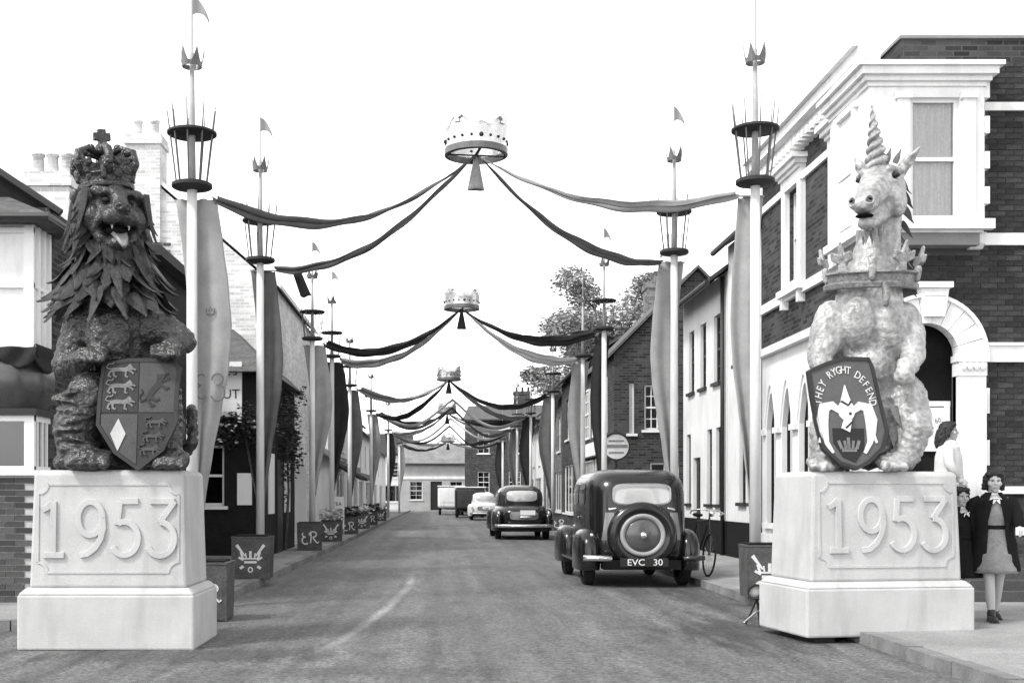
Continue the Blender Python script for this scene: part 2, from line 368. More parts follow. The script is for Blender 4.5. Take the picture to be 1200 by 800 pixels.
# ------------------------------------------------------------------ plinths
DIG = {'1': [[(.06,.84),(.14,.88),(.22,.97),(.24,1.0)], [(.24,1.0),(.24,.02)], [(.08,.0),(.42,.0)]],
       '9': [arc(.25,.68,.2,.31,0,360,20), [(.45,.68),(.46,.5),(.42,.3),(.33,.13),(.2,.02),(.08,.0)]],
       '5': [[(.44,1.0),(.14,1.0)], [(.14,1.0),(.1,.56)], arc(.22,.31,.22,.31,118,-150,16)],
       '3': [[(.04,1.0),(.44,1.0)], [(.44,1.0),(.2,.6)], arc(.21,.3,.23,.31,92,-150,16)]}
def plinth(label, loc, rz, w, d, zb, z0=0):
    # zb: height of the lower base, total height 1.63
    t = thing('stone_plinth', label, 'plinth', loc, rz, 'gateway plinths dated 1953')
    hw = w/2; top = 1.63
    b = MB().taper(-hw, hw, 0, d, z0, zb, .0); b.taper(-hw, hw, 0, d, zb, zb+.06, .06)
    b.build('base', PLASTER, t, bevel=.02)
    i = .085; x0, x1, y0, y1 = -hw+i, hw-i, i, d-i
    k = MB(); ta = .03
    prof = [(zb+.058, 0), (top-.05, ta), (top-.012, ta+.012), (top, ta+.05)]
    vs = []
    for z, q in prof: vs += [(x0+q, y0+q, z), (x1-q, y0+q, z), (x1-q, y1-q, z), (x0+q, y1-q, z)]
    fs = [(3,2,1,0), (12,13,14,15)] + [(a*4+j, a*4+(j+1) % 4, a*4+4+(j+1) % 4, a*4+4+j) for a in range(3) for j in range(4)]
    k.add(vs, fs); die = k.build('die', PLASTER, t, bevel=.025)
    # raised border with notched corners round the date panel (so the panel reads as sunk)
    pw, ph = w*.40, .40; cz = zb + .60; tilt = .03/1.0
    fy = lambda z: y0 + ta*(z-zb-.058)/(top-.05-zb-.058)
    def notch(a, b, c): return [(-a+c,-b),(a-c,-b)] + arc(a,-b,c,c,180,90,4) + [(a,b-c)] + arc(a,b,c,c,270,180,4) + [(-a+c,b)] + arc(-a,b,c,c,360,270,4) + [(-a,-b+c)] + arc(-a,-b,c,c,90,0,4)
    loop = notch(pw, ph, .09); oy = fy(cz); vv = V((0, ta/1.0, 1)).normalized(); nn_ = V((0, -1, ta)).normalized()
    MB().stroke(loop, .022, (0, oy, cz), (1,0,0), vv, nn_, -.01, .009, closed=True).build('panel_border', PLASTER, die, bevel=.006)
    h = .49; widths = {'1': .42, '9': .5, '5': .5, '3': .5}; x = -.63; step = .33
    for q, ch in enumerate('1953'):
        mb = MB(); dz = .0
        for st in DIG[ch]:
            p = [(x + q*step + a*.56, (b-.5)*h) for a, b in st]
            mb.stroke(p, .056, (0, oy, cz), (1,0,0), vv, nn_, -.01, .022 + dz); dz += .0015
        mb.build('digit', PLASTER, die, bevel=.005)
    return t
PLX = (-3.84-2.24)/2
plL = plinth('white plaster plinth dated 1953 under the dark crowned lion', (PLX, 10.78, 0), 0, 1.6, 1.12, .5)
PRA = R(9); PRW = 1.72; PRO = V((3.42, 11.2, 0)) + Matrix.Rotation(PRA, 3, 'Z') @ V((PRW/2, 0, 0))
plR = plinth('white plaster plinth dated 1953 under the pale unicorn', PRO, PRA, PRW, 1.08, .52, .06)
sb = MB()
for x in (-.72, -.25): sb.box(x, x+.2, .12, .9, .0, .06)
sb.build('support_block', DKPAINT, plR)

# ------------------------------------------------------------------ decorated poles
def pole_proto():
    t = thing('decorated_pole', 'x', 'pole')
    zl, zu = 5.3, 5.97
    MB().tube([(0,0,0),(0,0,zl)], [.075,.062], 14).build('pole_shaft', POLEW, t, smooth=True)
    MB().tube([(0,0,zl),(0,0,zu),(0,0,7.0)], [.05,.04,.026], 10).build('mast', POLEG, t, smooth=True)
    MB().tube([(0,0,7.0),(0,0,7.75)], .010, 6).build('flag_staff', POLEG, t)
    MB().lathe([(.05,zl-.06),(.23,zl-.035),(.25,zl-.02),(.25,zl+.02),(.22,zl+.035),(.05,zl+.045)], seg=28).build('lower_disc', IRON, t, smooth=True, angle=35)
    MB().lathe([(.05,zu-.03),(.285,zu-.025),(.305,zu-.012),(.305,zu+.012),(.28,zu+.025),(.05,zu+.04)], seg=28).build('upper_disc', IRON, t, smooth=True, angle=35)
    for k in range(9):
        a = 2*math.pi*(k+.3)/9; c, s = math.cos(a), math.sin(a); e = random.uniform(-.04, .06)
        MB().tube([(.185*c,.185*s,zl),(.265*c,.265*s,zu),(.305*c,.305*s,zu+.33+e)], [.010,.010,.005], 6).build('rod', ROD, t)
    cr = MB(); n = 30
    def cf(u, v):
        a = 2*math.pi*u; k = abs(((u*5) % 1) - .5)*2; h = .06 + .17*max(0, k-.45)/.55
        r = .115 + .035*v*k; return V((r*math.cos(a), r*math.sin(a), 6.82 + v*h))
    cr.grid(cf, n, 2, wrap=True); cr.build('crown_finial', GILTD, t, solid=.012)
    def pf(u, v): return V((.012 + u*.20, .03*math.sin(u*6)*u, 7.73 - v*.24*(1-.85*u) - u*u*.30))
    MB().grid(pf, 8, 3).build('pennant', CLOTHS[0], t, solid=.004)
    return t
proto = pole_proto()
LEFTP = [(225,14.8,.966),(305,20.4,1.0),(366,28.6,.95),(389,33.6,.98),(410,40.2,.94),(435,52.3,.94),(455,68.9,.95),(468,86,.95)]
RIGHTP = [(885,15.5,1.01),(790,20.9,1.045),(708,29.9,1.03),(683,34.4,1.0),(648,43.7,.96),(622,54.6,.95),(606,64.6,.95),(589,80,.95)]
ORD = ['nearest', 'second', 'third', 'fourth', 'fifth', 'sixth', 'seventh', 'farthest']
poles = {}
first = True
for side, lst in (('left', LEFTP), ('right', RIGHTP)):
    for i, (px, D, s) in enumerate(lst):
        o = proto if first else copy_tree(proto); first = False
        o.location = ((px-CX)*D/FPX, D, PH); o.scale = (1, 1, s); o.rotation_euler = (0, 0, random.uniform(0, .6))
        o['label'] = 'pale lantern-topped flagpole, %s one along the %s-hand kerb' % (ORD[i], side); o['group'] = 'decorated poles along the kerbs'; o['category'] = 'pole'
        poles[side, i] = (o.location.copy(), s)
        if (side, i) in (('right', 0), ('left', 4), ('right', 3), ('left', 6), ('right', 5)):
            for ch in list(o.children):
                if ch.name.startswith('pennant'): bpy.data.objects.remove(ch)
tall = poles
# banners hanging behind the poles
def banner(side, i, mat, wid=1.0, length=4.3, label=''):
    (p, s) = poles[side, i]; sg = 1 if side == 'left' else -1
    zt = (5.3*s - .16); ph = random.uniform(0, 6)
    t = thing('fabric_banner', label, 'banner', p, 0, 'banners hanging from the poles')
    def bf(u, v):
        le = -.22 + .17*math.sin(min(1, v/.45)*math.pi/2)
        T = (.30, .37, .44, .48, .44, .34, .23, .14, .07, .05); i_ = min(int(v*8), 7); f_ = v*8 - i_; f_ = f_*f_*(3-2*f_)*.4 + f_*.6; ri = T[i_]*(1-f_) + T[i_+1]*f_
        x = (le + (ri-le)*u) * wid
        y = .11 + .035*math.sin(u*9 + ph + v*1.5)*(.3+v) + .05*math.sin(v*3+ph)*u
        return V((x*sg, y, zt - v*length + (.02*math.sin(u*12) if v == 0 else 0)))
    c = MB().grid(bf, 22, 30).build('cloth', mat, t, smooth=True, solid=.006)
    MB().tube([(-.24*wid*sg, .11, zt), (.32*wid*sg, .11, zt)], .012, 6).build('top_rail', POLEG, t)
    return t, bf
BM = {('left',0):(0,1.0,4.2),('left',1):(3,.8,4.1),('left',2):(0,1.0,3.6),('left',3):(1,1.0,3.6),('left',4):(3,.9,3.6),('left',5):(0,.9,3.6),('left',6):(1,.9,3.5),('left',7):(0,.9,3.5),
      ('right',0):(0,.62,4.4),('right',1):(0,.85,4.3),('right',2):(1,.7,4.3),('right',3):(0,.9,4.2),('right',4):(3,1.1,4.2),('right',5):(1,1.1,4.1),('right',6):(3,1.1,4),('right',7):(1,1.1,4)}
TONE = ['mid grey', 'near black', 'pale', 'dark grey']
for (sd, i), (mi, wd, ln) in BM.items():
    t, bf = banner(sd, i, CLOTHS[mi], wd, ln, '%s tapering cloth banner on the %s %s-hand pole' % (TONE[mi], ORD[i], sd))
    if (sd, i) == ('left', 0):
        em = MB(); d = 0
        for st in ([arc(-.13,.09,.06,.07,50,270,12), arc(-.13,-.06,.07,.08,90,320,12)], [arc(.07,.10,.07,.07,-80,190,12), arc(.07,-.07,.09,.10,100,-160,14)]):
            for a in st: em.stroke(a, .016, (.24, .045, 2.63), (1,0,0), (0,0,1), (0,-1,0), 0, .004+d); d += .001
        em.build('monogram', CLOTHS[3], t)
        em = MB(); d = 0
        for a in ([(-.05,0),(-.05,.06),(-.02,.03),(0,.08),(.02,.03),(.05,.06),(.05,0)], [(-.05,-.015),(.05,-.015)]):
            em.stroke(a, .016, (.22, .045, 3.55), (1,0,0), (0,0,1), (0,-1,0), 0, .004+d); d += .001
        em.build('small_crown', CLOTHS[3], t)

# ------------------------------------------------------------------ hanging crowns and swags
CROWNS = [(558,160,17.9),(541,350,31.5),(526,437,46.5),(524,478,60),(525,513,80)]
CL = ['largest gilt crown hanging over the street on four swags', 'second gilt crown hanging over the street', 'third gilt crown hanging over the street', 'fourth small gilt crown over the street', 'farthest tiny gilt crown over the street']
for i, (px, py, D) in enumerate(CROWNS):
    c = at(px, py, D); rr = .44
    t = thing('hanging_crown', CL[i], 'crown', c, R(8), 'gilt crowns hung over the street')
    def cf(u, v):
        a = 2*math.pi*u; k = abs(((u*4+.5) % 1) - .5)*2
        h = .36 + .16*max(0, (k-.5)/.5)**.8 + .02*math.cos(u*4*2*math.pi*3)
        r = rr + .03*v*v; return V((r*math.cos(a), r*math.sin(a), -.28 + v*h))
    MB().grid(cf, 64, 5, wrap=True).build('crown_rim', GILT, t, smooth=True, solid=.02)
    MB().lathe([(rr+.0,-.30),(rr+.035,-.29),(rr+.035,-.20),(rr+.01,-.19),(rr-.02,-.2),(rr-.02,-.3)], seg=40, cap=False).build('base_band', GILTD, t, smooth=True, angle=30)
    for k in range(20):
        a = 2*math.pi*k/20; big = k % 5 == 0
        MB().ball(((rr+.02)*math.cos(a), (rr+.02)*math.sin(a), -.10), .035 if big else .022, seg=8, rings=6).build('jewel', IRON, t, smooth=True)
    for k in range(4):
        a = 2*math.pi*(k+.5)/4; M_ = Matrix.Rotation(a, 4, 'Z'); f = MB()
        f.prism([(-.05,.0),(-.03,.06),(-.09,.09),(-.08,.14),(-.03,.13),(0,.19),(.03,.13),(.08,.14),(.09,.09),(.03,.06),(.05,.0)], (rr+.03, 0, .10), (0,1,0), (0,0,1), (1,0,0), 0, .03)
        f.xf(M_); f.build('fleur', GILT, t)
    for k in range(2): MB().box(-rr, rr, -.02, .02, -.292+.012*k, -.280+.012*k, Matrix.Rotation(R(90*k), 4, 'Z')).build('cross_bar', IRON, t)
    def tf(u, v):
        a = 2*math.pi*u; r = .03 + .085*v*(1 + .3*math.sin(3*a)); return V((r*math.cos(a), r*.6*math.sin(a), -.30 - v*.5))
    MB().grid(tf, 18, 8, wrap=True).build('cloth_tail', CLOTHS[0 if i == 0 else 1], t, smooth=True, solid=.004)
    near, far = [(0,1),(2,3),(4,5),(5,6),(6,7)][i]
    sp = [(0,0,0,0),(3,3,0,3),(1,0,1,2),(0,1,1,0),(1,0,1,2),(0,1,1,0)][i+1 if i else 1]
    sags = [(.62,.5,.42,.5),(.6,.6,.5,.5),(.6,.7,.75,.6),(.5,.5,.5,.5),(.45,.5,.5,.45)][i]
    j = 0
    for sd in ('left', 'right'):
        for q in (near, far):
            (p, s) = poles[sd, q]; e = V((p.x + (.28 if sd == 'left' else -.22), p.y + .05, p.z + 5.3*s - .2)); a = c + V((-.03 if sd == 'left' else .03, 0, -.31))
            d = e - a; n_ = V((-d.y, d.x, 0)).normalized(); w0 = .25 if i == 0 else .46; sag = sags[j]; mi = sp[j]
            ph = random.uniform(0, 6)
            def sf(u, v):
                q_ = a.lerp(e, u); z = -sag*4*u*(1-u)*(1+.25*(u-.5)); w = w0*(.18 + .82*min(1, u*1.6)) * (1 - .25*max(0, u-.85)/.15)
                x = v - .5
                return q_ + V((0,0,z)) + n_*(x*w*.75 + .02*math.sin(u*9+ph)) + V((0,0,1))*(w*.7*abs(x)*1.2 + .07*w*math.sin(v*21+u*5+ph) + .012*math.sin(u*31+v*3+ph)) + n_*(.05*w*math.cos(v*17+u*9+ph))
            o = MB().grid(sf, 48, 18).build('cloth_swag', CLOTHS[mi], None, smooth=True, solid=.005)
            cl = 'the largest crown,the second crown,the third crown,the fourth small crown,the farthest tiny crown'.split(',')[i]
            tag(o, '%s cloth swag from %s to the %s %s-hand pole' % (TONE[mi], cl, ORD[q], sd), 'swag', 'cloth swags between crowns and poles')
            j += 1
for i, (ql, qr, mi, sag) in enumerate(((5, 5, 2, .8), (5, 6, 3, .8), (6, 6, 2, .8), (6, 7, 1, .8), (7, 7, 2, .7))):
    a = poles['left', ql][0] + V((.25, .1, 4.75)); e = poles['right', qr][0] + V((-.25, .1, 4.75)); ph = i*1.3
    def xf_(u, v):
        k = abs(u-.5)*2; q_ = a.lerp(e, u); z = .75*(1-k)**1.3 - sag*.9*math.sin(math.pi*k)**1.2
        return q_ + V((0, (v-.5)*.24, z + .26*abs(v-.5) + .02*math.sin(v*12+u*20+ph)))
    o = MB().grid(xf_, 50, 6).build('cloth_swag', CLOTHS[mi], None, smooth=True, solid=.005)
    tag(o, '%s double swag looped right across the street at the %s left-hand pole%s' % (TONE[mi], ORD[ql], ' slanting' if ql != qr else ''), 'swag', 'cloth swags between crowns and poles')
# loose dark tail of cloth tied where a swag meets the second left pole
(p, s) = poles['left', 1]; e = V((p.x + .62, p.y, p.z + 5.3*s - .20))
t = MB().grid(lambda u, v: e + V((v*.16 + (u-.5)*.14*(1+.3*v), .02*math.sin(u*8), -v*.42 - .02*math.sin(u*5))), 8, 6).build('cloth_tail', CLOTHS[1], None, smooth=True, solid=.01)
tag(t, 'short near black cloth tail dangling beside the second left-hand pole', 'cloth')

# ------------------------------------------------------------------ painted tubs with emblems
def emb_crown(mb, o, u, n, k=1.0):
    d = 0
    for pts, w in (([(-.09,-.05),(.09,-.05)], .035), ([(-.11,.0),(.11,.0)], .022), ([(-.11,.0),(-.14,.1)], .03), ([(.11,.0),(.14,.1)], .03), ([(0,.0),(0,.11)], .035), ([(-.06,.01),(-.07,.08)], .02), ([(.06,.01),(.07,.08)], .02),
                   ([(-.2,.2),(-.08,.04)], [.045,.02]), ([(.2,.2),(.08,.04)], [.045,.02]), ([(-.17,.02),(-.1,-.02)], .03), ([(.17,.02),(.1,-.02)], .03), ([(-.15,-.14),(-.1,-.11)], .04), ([(.15,-.14),(.1,-.11)], .04), (arc(0,-.16,.03,.035,0,360,10), .016)):
        mb.stroke([(a*k, b*k) for a, b in pts], [x*k for x in w] if isinstance(w, list) else w*k, o, u, (0,0,1), n, 0, .006+d); d += .0006
def emb_er(mb, o, u, n, k=1.0):
    d = 0
    for pts in (arc(-.09,.07,.075,.065,50,270,10), arc(-.09,-.07,.08,.08,90,310,10), [(.02,-.13),(.03,.0),(.02,.12)], arc(.07,.065,.08,.06,200,-90,12), [(.07,.0),(.12,-.08),(.17,-.13),(.2,-.1)]):
        mb.stroke([(a*k, b*k) for a, b in pts], .028*k, o, u, (0,0,1), n, 0, .006+d); d += .0008
def tub(loc, rz, w, d, h, front, sidee, label):
    t = thing('painted_tub', label, 'tub', loc, rz, 'painted tubs along the kerbs')
    b = MB(); b.taper(-w/2, w/2, 0, d, 0, h, -.015); b.build('tub_body', BOXM, t, bevel=.01)
    c = MB()
    for x in (-w/2, w/2): c.box(x-.012, x+.012, -.012, .03, 0, h+.01)
    c.box(-w/2-.02, w/2+.02, -.02, d+.02, h, h+.025); c.build('tub_trim', BOXM, t)
    MB().box(-w/2+.03, w/2-.03, .03, d-.03, h+.024, h+.045).build('soil', TARRED, t)
    if front:
        e = MB(); (emb_crown if front == 'crown' else emb_er)(e, (0, -.004, h*.5), (1,0,0), V((0,-1,0)), w*1.9); e.build('emblem', EMBW, t)
    if sidee:
        e = MB(); (emb_crown if sidee == 'crown' else emb_er)(e, (w/2+.006, d*.5, h*.48), (0,1,0), V((1,0,0)), d*1.9); e.build('emblem', EMBW, t)
    return t
tub((-2.59, 13.2, .012), 0, .40, .5, .62, 'er', None, 'dark tub with white ER monogram peeping out behind the lion plinth')
tub((-2.95, 18.4, PH), R(0), .56, .5, .63, 'crown', None, 'dark tub with white crown and crossed swords below the second left pole')
tub((-3.09, 27.9, PH), R(8), .55, .5, .62, 'er', 'crown', 'dark tub with large white ER monogram on the left pavement')
tub((4.11, 15.0, PH), R(-3), .56, .45, .64, 'crown', None, 'worn tub with crown and crossed swords beside the unicorn plinth')
for i, D in enumerate((33.2, 39.6, 46, 51.8, 60)):
    t = tub((-3.09, D, PH), 0, .55, .5, .55, ('crown', 'er')[i % 2], None, '%s flower tub beyond the large ER tub on the left kerb' % ('first','second','third','fourth','fifth')[i])
    fm = MB(); rg = random.Random(i)
    for k in range(70):
        p = V((rg.uniform(-.32,.32), rg.uniform(-.02,.5), .58+rg.uniform(0,.32))); q = Matrix.Rotation(rg.uniform(0,6.3), 3, 'Z') @ Matrix.Rotation(rg.uniform(-1,1), 3, 'X'); s = .07
        fm.add([p + q @ V(v) for v in ((-s,-s*.6,0),(s,-s*.6,.02),(s,s*.6,0),(-s,s*.6,.02))], [(0,1,2,3)])
    fm.build('flowers', LEAFD if i % 2 else FLOWER, t)
for i, D in enumerate((29.6, 34, 43.4, 54)):
    tub((4.26, D, PH), 0, .55, .5, .55, ('er', 'crown')[i % 2], None, 'small dark tub at the foot of the %s right-hand pole' % ('third','fourth','fifth','sixth')[i])
# ------------------------------------------------------------------ lion statue
def lock_mesh(name, mat, curl=.5):
    mb = MB(); nu, nv = 4, 6
    def fr(u, v):
        w = math.sin(math.pi*min(1, .18 + .82*v)**.8) if v < 1 else 0
        w = (.55 + .45*math.sin(math.pi*min(1, v*1.25+.1)))*(1-v)**.55 if v < 1 else 0
        x = (u-.5)*w; ridge = .16*(1-abs(u-.5)*2)*(1-v*.5)
        return V((x, -ridge - .10*math.sin(v*2.2) - curl*.45*v**3, -v + .06*v**3))
    def bk(u, v):
        p = fr(u, v); return V((p.x, p.y + .07*(1-v) + .16*(1-abs(u-.5)*2)*(1-v*.5)*.8, p.z))
    mb.grid(fr, nu, nv); mb.grid(lambda u, v: bk(1-u, v), nu, nv)
    me = mb.mesh(name, mat, True); return me
LOCK = lock_mesh('mane_lock', BRONZE2); LOCK2 = lock_mesh('mane_lock', BRONZE, .8)
lroot = thing('lion_statue', 'dark bronze-painted lion statue with crown, tongue out, seated on the left plinth', 'statue', (PLX, 10.78+.56, 1.625))
b = MB()
b.chain([((.03,.14,.42),.38), ((.0,.1,.9),.33), ((-.03,.02,1.38),.36), ((-.08,.02,1.9),.33), ((-.1,.0,2.3),.26)], 18)
b.ball((-.32,-.06,1.34), (.2,.23,.27)); b.ball((.30,-.05,1.36), (.21,.23,.24)); b.ball((-.05,-.28,1.25), (.22,.14,.3))
b.chain([((-.36,-.1,1.34),.17), ((-.47,-.18,.98),.125), ((-.18,-.44,1.04),.095)])
b.chain([((.32,-.06,1.38),.18), ((.62,-.14,1.22),.12), ((.52,-.43,1.08),.095)])
b.chain([((-.28,.05,.42),.3), ((-.22,-.22,.72),.215), ((-.36,-.24,.42),.215), ((-.36,-.2,.14),.17)])
b.chain([((.3,.05,.42),.3), ((.40,-.15,.7),.2), ((.48,-.22,.12),.15)])
b.ball((-.2,-.36,.1), (.22,.2,.115)); b.ball((-.43,-.2,.08), (.15,.16,.09)); b.ball((.55,-.32,.1), (.16,.2,.11))
for x in (-.33,-.225,-.12,-.03): b.cap((x,-.42,.13), .062, (x,-.52,.055), .05, 8)
for x in (.45,.53,.61,.68): b.cap((x,-.42,.12), .055, (x,-.51,.05), .045, 8)
for x in (-.25,-.18,-.11,-.04): b.cap((x,-.44,1.09), .05, (x,-.53,1.0), .038, 8)
for x in (.42,.49,.56,.62): b.cap((x,-.43,1.12), .05, (x,-.53,1.04), .038, 8)
for i in range(7):                                    # shaggy rings of hair down the hind leg
    z = .2 + i*.085; b.ball((-.33+.03*math.sin(i*2.1), -.28, z), (.235-.012*abs(i-4), .19, .045), Matrix.Rotation(.25*math.sin(i*1.7), 3, 'Y'))
    b.ball((.46,-.2,z), (.17,.15,.04), Matrix.Rotation(-.25, 3, 'Y'))
b.chain([((.1,.42,.15),.09), ((.45,.4,.12),.07), ((.62,.25,.3),.06), ((.6,.3,.6),.06)])
HM = Matrix.Translation((-.08,-.10,2.43)) @ Matrix.Rotation(R(30), 4, 'Z') @ Matrix.Rotation(R(5), 4, 'X') @ Matrix.Scale(1.03, 4)
h = MB()
h.ball((0,0,.02), (.28,.28,.26)); h.ball((0,-.25,-.05), (.17,.17,.11)); h.cap((0,-.18,.15), .095, (0,-.38,.0), .07)
for s in (-1, 1):
    h.ball((s*.085,-.35,-.08), (.085,.085,.08)); h.cap((s*.05,-.27,.14), .045, (s*.19,-.2,.15), .05); h.ball((s*.19,-.13,-.07), .13)
    h.cap((s*.2,-.1,-.1), .07, (s*.13,-.22,-.27), .055); h.ball((s*.29,.04,.11), (.075,.05,.08)); h.cap((s*.16,-.3,-.1), .03, (s*.2,-.2,-.2), .03)
h.ball((0,-.425,.005), (.08,.05,.045)); h.cap((0,-.05,-.26), .13, (0,-.27,-.30), .085); h.ball((0,-.3,-.31), (.1,.08,.06))
h.xf(HM); nb = len(b.v); b.v += h.v; b.f += [tuple(nb+i for i in f) for f in h.f]
me = remesh(b, .017, 3)
for s in (-1, 1):
    brush(me, HM @ V((s*.11,-.285,.075)), .075, HM.to_3x3() @ V((0,.07,0))); brush(me, HM @ V((s*.3,-.05,.15)), .06, HM.to_3x3() @ V((0,.06,0)))
    brush(me, HM @ V((s*.04,-.46,.0)), .03, HM.to_3x3() @ V((0,.03,0)))
for k in range(5): brush(me, HM @ V((.0,-.30-.02*k,-.195)), .085, HM.to_3x3() @ V((0,.05,.004)))
rough_up(me, .012, 6, lambda c: 1 if c.z < 2.15 else .3); rough_up(me, .012, 24, lambda c: 1 if c.z < 2.15 else .25)
finish(me, 'body', BRONZE2, lroot)
for s in (-1, 1):
    MB().ball(HM @ V((s*.112,-.262,.07)), (.034,.03,.022)).build('eye', INK, lroot, smooth=True)
    MB().cap(HM @ V((s*.075,-.36,-.15)), .013, HM @ V((s*.075,-.365,-.185)), .005, 8).build('fang', SILVER, lroot, smooth=True)
MB().ball(HM @ V((0,-.2,-.2)), (.11,.14,.055)).build('mouth', ROOM, lroot, smooth=True)
tg = MB().grid(lambda u, v: HM @ V(((u-.5)*.15*(1-.5*v*v)*math.sqrt(max(0,1-v**4))+.01, -.22 - v*.24, -.20 - .02*math.cos((u-.5)*3) - .13*v*v)), 8, 10).build('tongue', grey('tongue_paint', .2, .35, .2, 8), lroot, smooth=True, solid=.035)
# mane: rows of leaf-shaped locks, each a piece of its own
def lock(parent, me, p, out, down, L, Wd, roll=0, crl=.45):
    z = -V(down).normalized(); y = -(V(out) - z*V(out).dot(z)).normalized(); x = y.cross(z)
    M_ = Matrix((x, y, z)).transposed().to_4x4(); M_ = Matrix.Translation(p) @ M_ @ Matrix.Rotation(roll, 4, 'Z') @ Matrix.Diagonal((Wd, L*crl, L, 1)); place(me, 'mane_lock', parent, M=M_)
rg = random.Random(3)
for row in range(8):
    z = 2.34 - row*.100; r = .235 + .027*row; n = 9 + row
    for k in range(n):
        a = -90 + (-125 + 250*(k + (row % 2)*.5)/n) + rg.uniform(-5, 5); ca, sa = math.cos(R(a)), math.sin(R(a))
        if row < 3 and abs(((a + 90 - 28 + 180) % 360) - 180) < 44 - row*9: continue
        c = V((-.09 + .0*row, -.03, z)); p = c + V((ca*r, sa*r*.85, rg.uniform(-.03, .03))); out = V((ca, sa*.85, 0))
        lock(lroot, rg.choice((LOCK, LOCK, LOCK2)), p, out, V((ca*(.20+.055*row) + rg.uniform(-.25,.25), sa*.4, -1)), rg.uniform(.21, .34)*(.85 + .045*row), rg.uniform(.15, .26)*(.85 + .05*row), rg.uniform(-.7, .7), rg.uniform(.6, 1.1))
for k in range(13):                                   # long strands beside the face and the beard
    s = -1 if k < 7 else 1; q = k if k < 7 else k-7
    p = HM @ V((s*(.27 + .012*(q % 3)), -.17+.06*q, .17 - .05*(q % 4))); lock(lroot, LOCK2 if q % 2 else LOCK, p, HM.to_3x3() @ V((s,-.4,0)), V((s*.05+.06*math.sin(q*2),.0,-1)), rg.uniform(.34,.5), .12, rg.uniform(-.6,.6), .5)
for s in (-1, 1):                                      # cheek ruff
    for k in range(8):
        z = .16 - .065*k; lock(lroot, LOCK if k % 2 else LOCK2, HM @ V((s*(.25+.02*math.sin(k*1.3)), -.10-.03*math.sin(k*.6), z)), HM.to_3x3() @ V((s*.6,-1,0)), HM.to_3x3() @ V((s*.28,.15,-.9)), rg.uniform(.2,.28), .13, rg.uniform(-.5,.5), .8)
for k in range(7):
    x = -.15 + .05*k; lock(lroot, LOCK, HM @ V((x, -.22 - .08*math.cos((k-3)*.5), -.3)), HM.to_3x3() @ V((x*2,-1,0)), V((x*.5,.1,-1)), .26, .11, 0)
# lion's crown
cm = HM @ Matrix.Translation((-.03,.03,.19)) @ Matrix.Rotation(R(-6), 4, 'X') @ Matrix.Rotation(R(-5), 4, 'Y') @ Matrix.Diagonal((.88,.88,.80,1))
def crown_on(parent, M_, r, hgt, mat, mat2, arches=True, big=1.0):
    c = MB().lathe([(r*.97,0),(r*1.03,.01),(r*1.05,.05),(r*1.0,.07),(r*1.02,.13),(r*1.08,.15),(r*1.05,.17),(r*.96,.17),(r*.93,.0)], seg=36, cap=False); c.xf(M_); band = c.build('crown', mat, parent, smooth=True, angle=40)
    for k in range(10):
        a = 2*math.pi*k/10; q = MB()
        if k % 2 == 0: q.prism([(x_*big, z_*big) for x_, z_ in ((-.05,0),(-.03,.07),(-.095,.10),(-.09,.17),(-.03,.15),(0,.25),(.03,.15),(.09,.17),(.095,.10),(.03,.07),(.05,0))], (r*1.02,0,.15), (0,1,0), V((.25,0,1)).normalized(), (1,0,0), -.02, .025)
        else:
            q.cap((r*1.03,0,.10), .03, (r*1.05,0,.19), .035, 8)
        q.xf(M_ @ Matrix.Rotation(a, 4, 'Z')); q.build('fleuron', mat2, band, smooth=k % 2 == 1, bevel=.014 if k % 2 == 0 else 0)
    if arches:
        for k in range(6):
            a = 2*math.pi*(k+.4)/6; q = MB().tube([(r*1.02,0,.14),(r*1.22,0,.28),(r*1.15,0,.40),(r*.7,0,.46),(.06,0,.40)], [.035,.04,.042,.04,.035], 8)
            for w in range(4): q.ball((r*(1.2-.14*w*w/2),0,.26+.07*w), .045, seg=8, rings=6)
            q.xf(M_ @ Matrix.Rotation(a, 4, 'Z')); q.build('crown_arch', mat2, band, smooth=True)
        q = MB().ball((0,0,.47), .085); q.box(-.085,.085,-.03,.03,.58,.66); q.box(-.04,.04,-.032,.032,.52,.7); q.xf(M_); q.build('crown_cross', mat2, band, smooth=False)
        cp = MB().ball((0,0,.12), (r*.9,r*.9,.26)); cp.xf(M_); mm = remesh(cp, .03, 0); rough_up(mm, .10, 9); finish(mm, 'crown_cap', mat, band)
    return band
crown_on(lroot, cm, .275, .6, BRONZE2, BRONZE2)

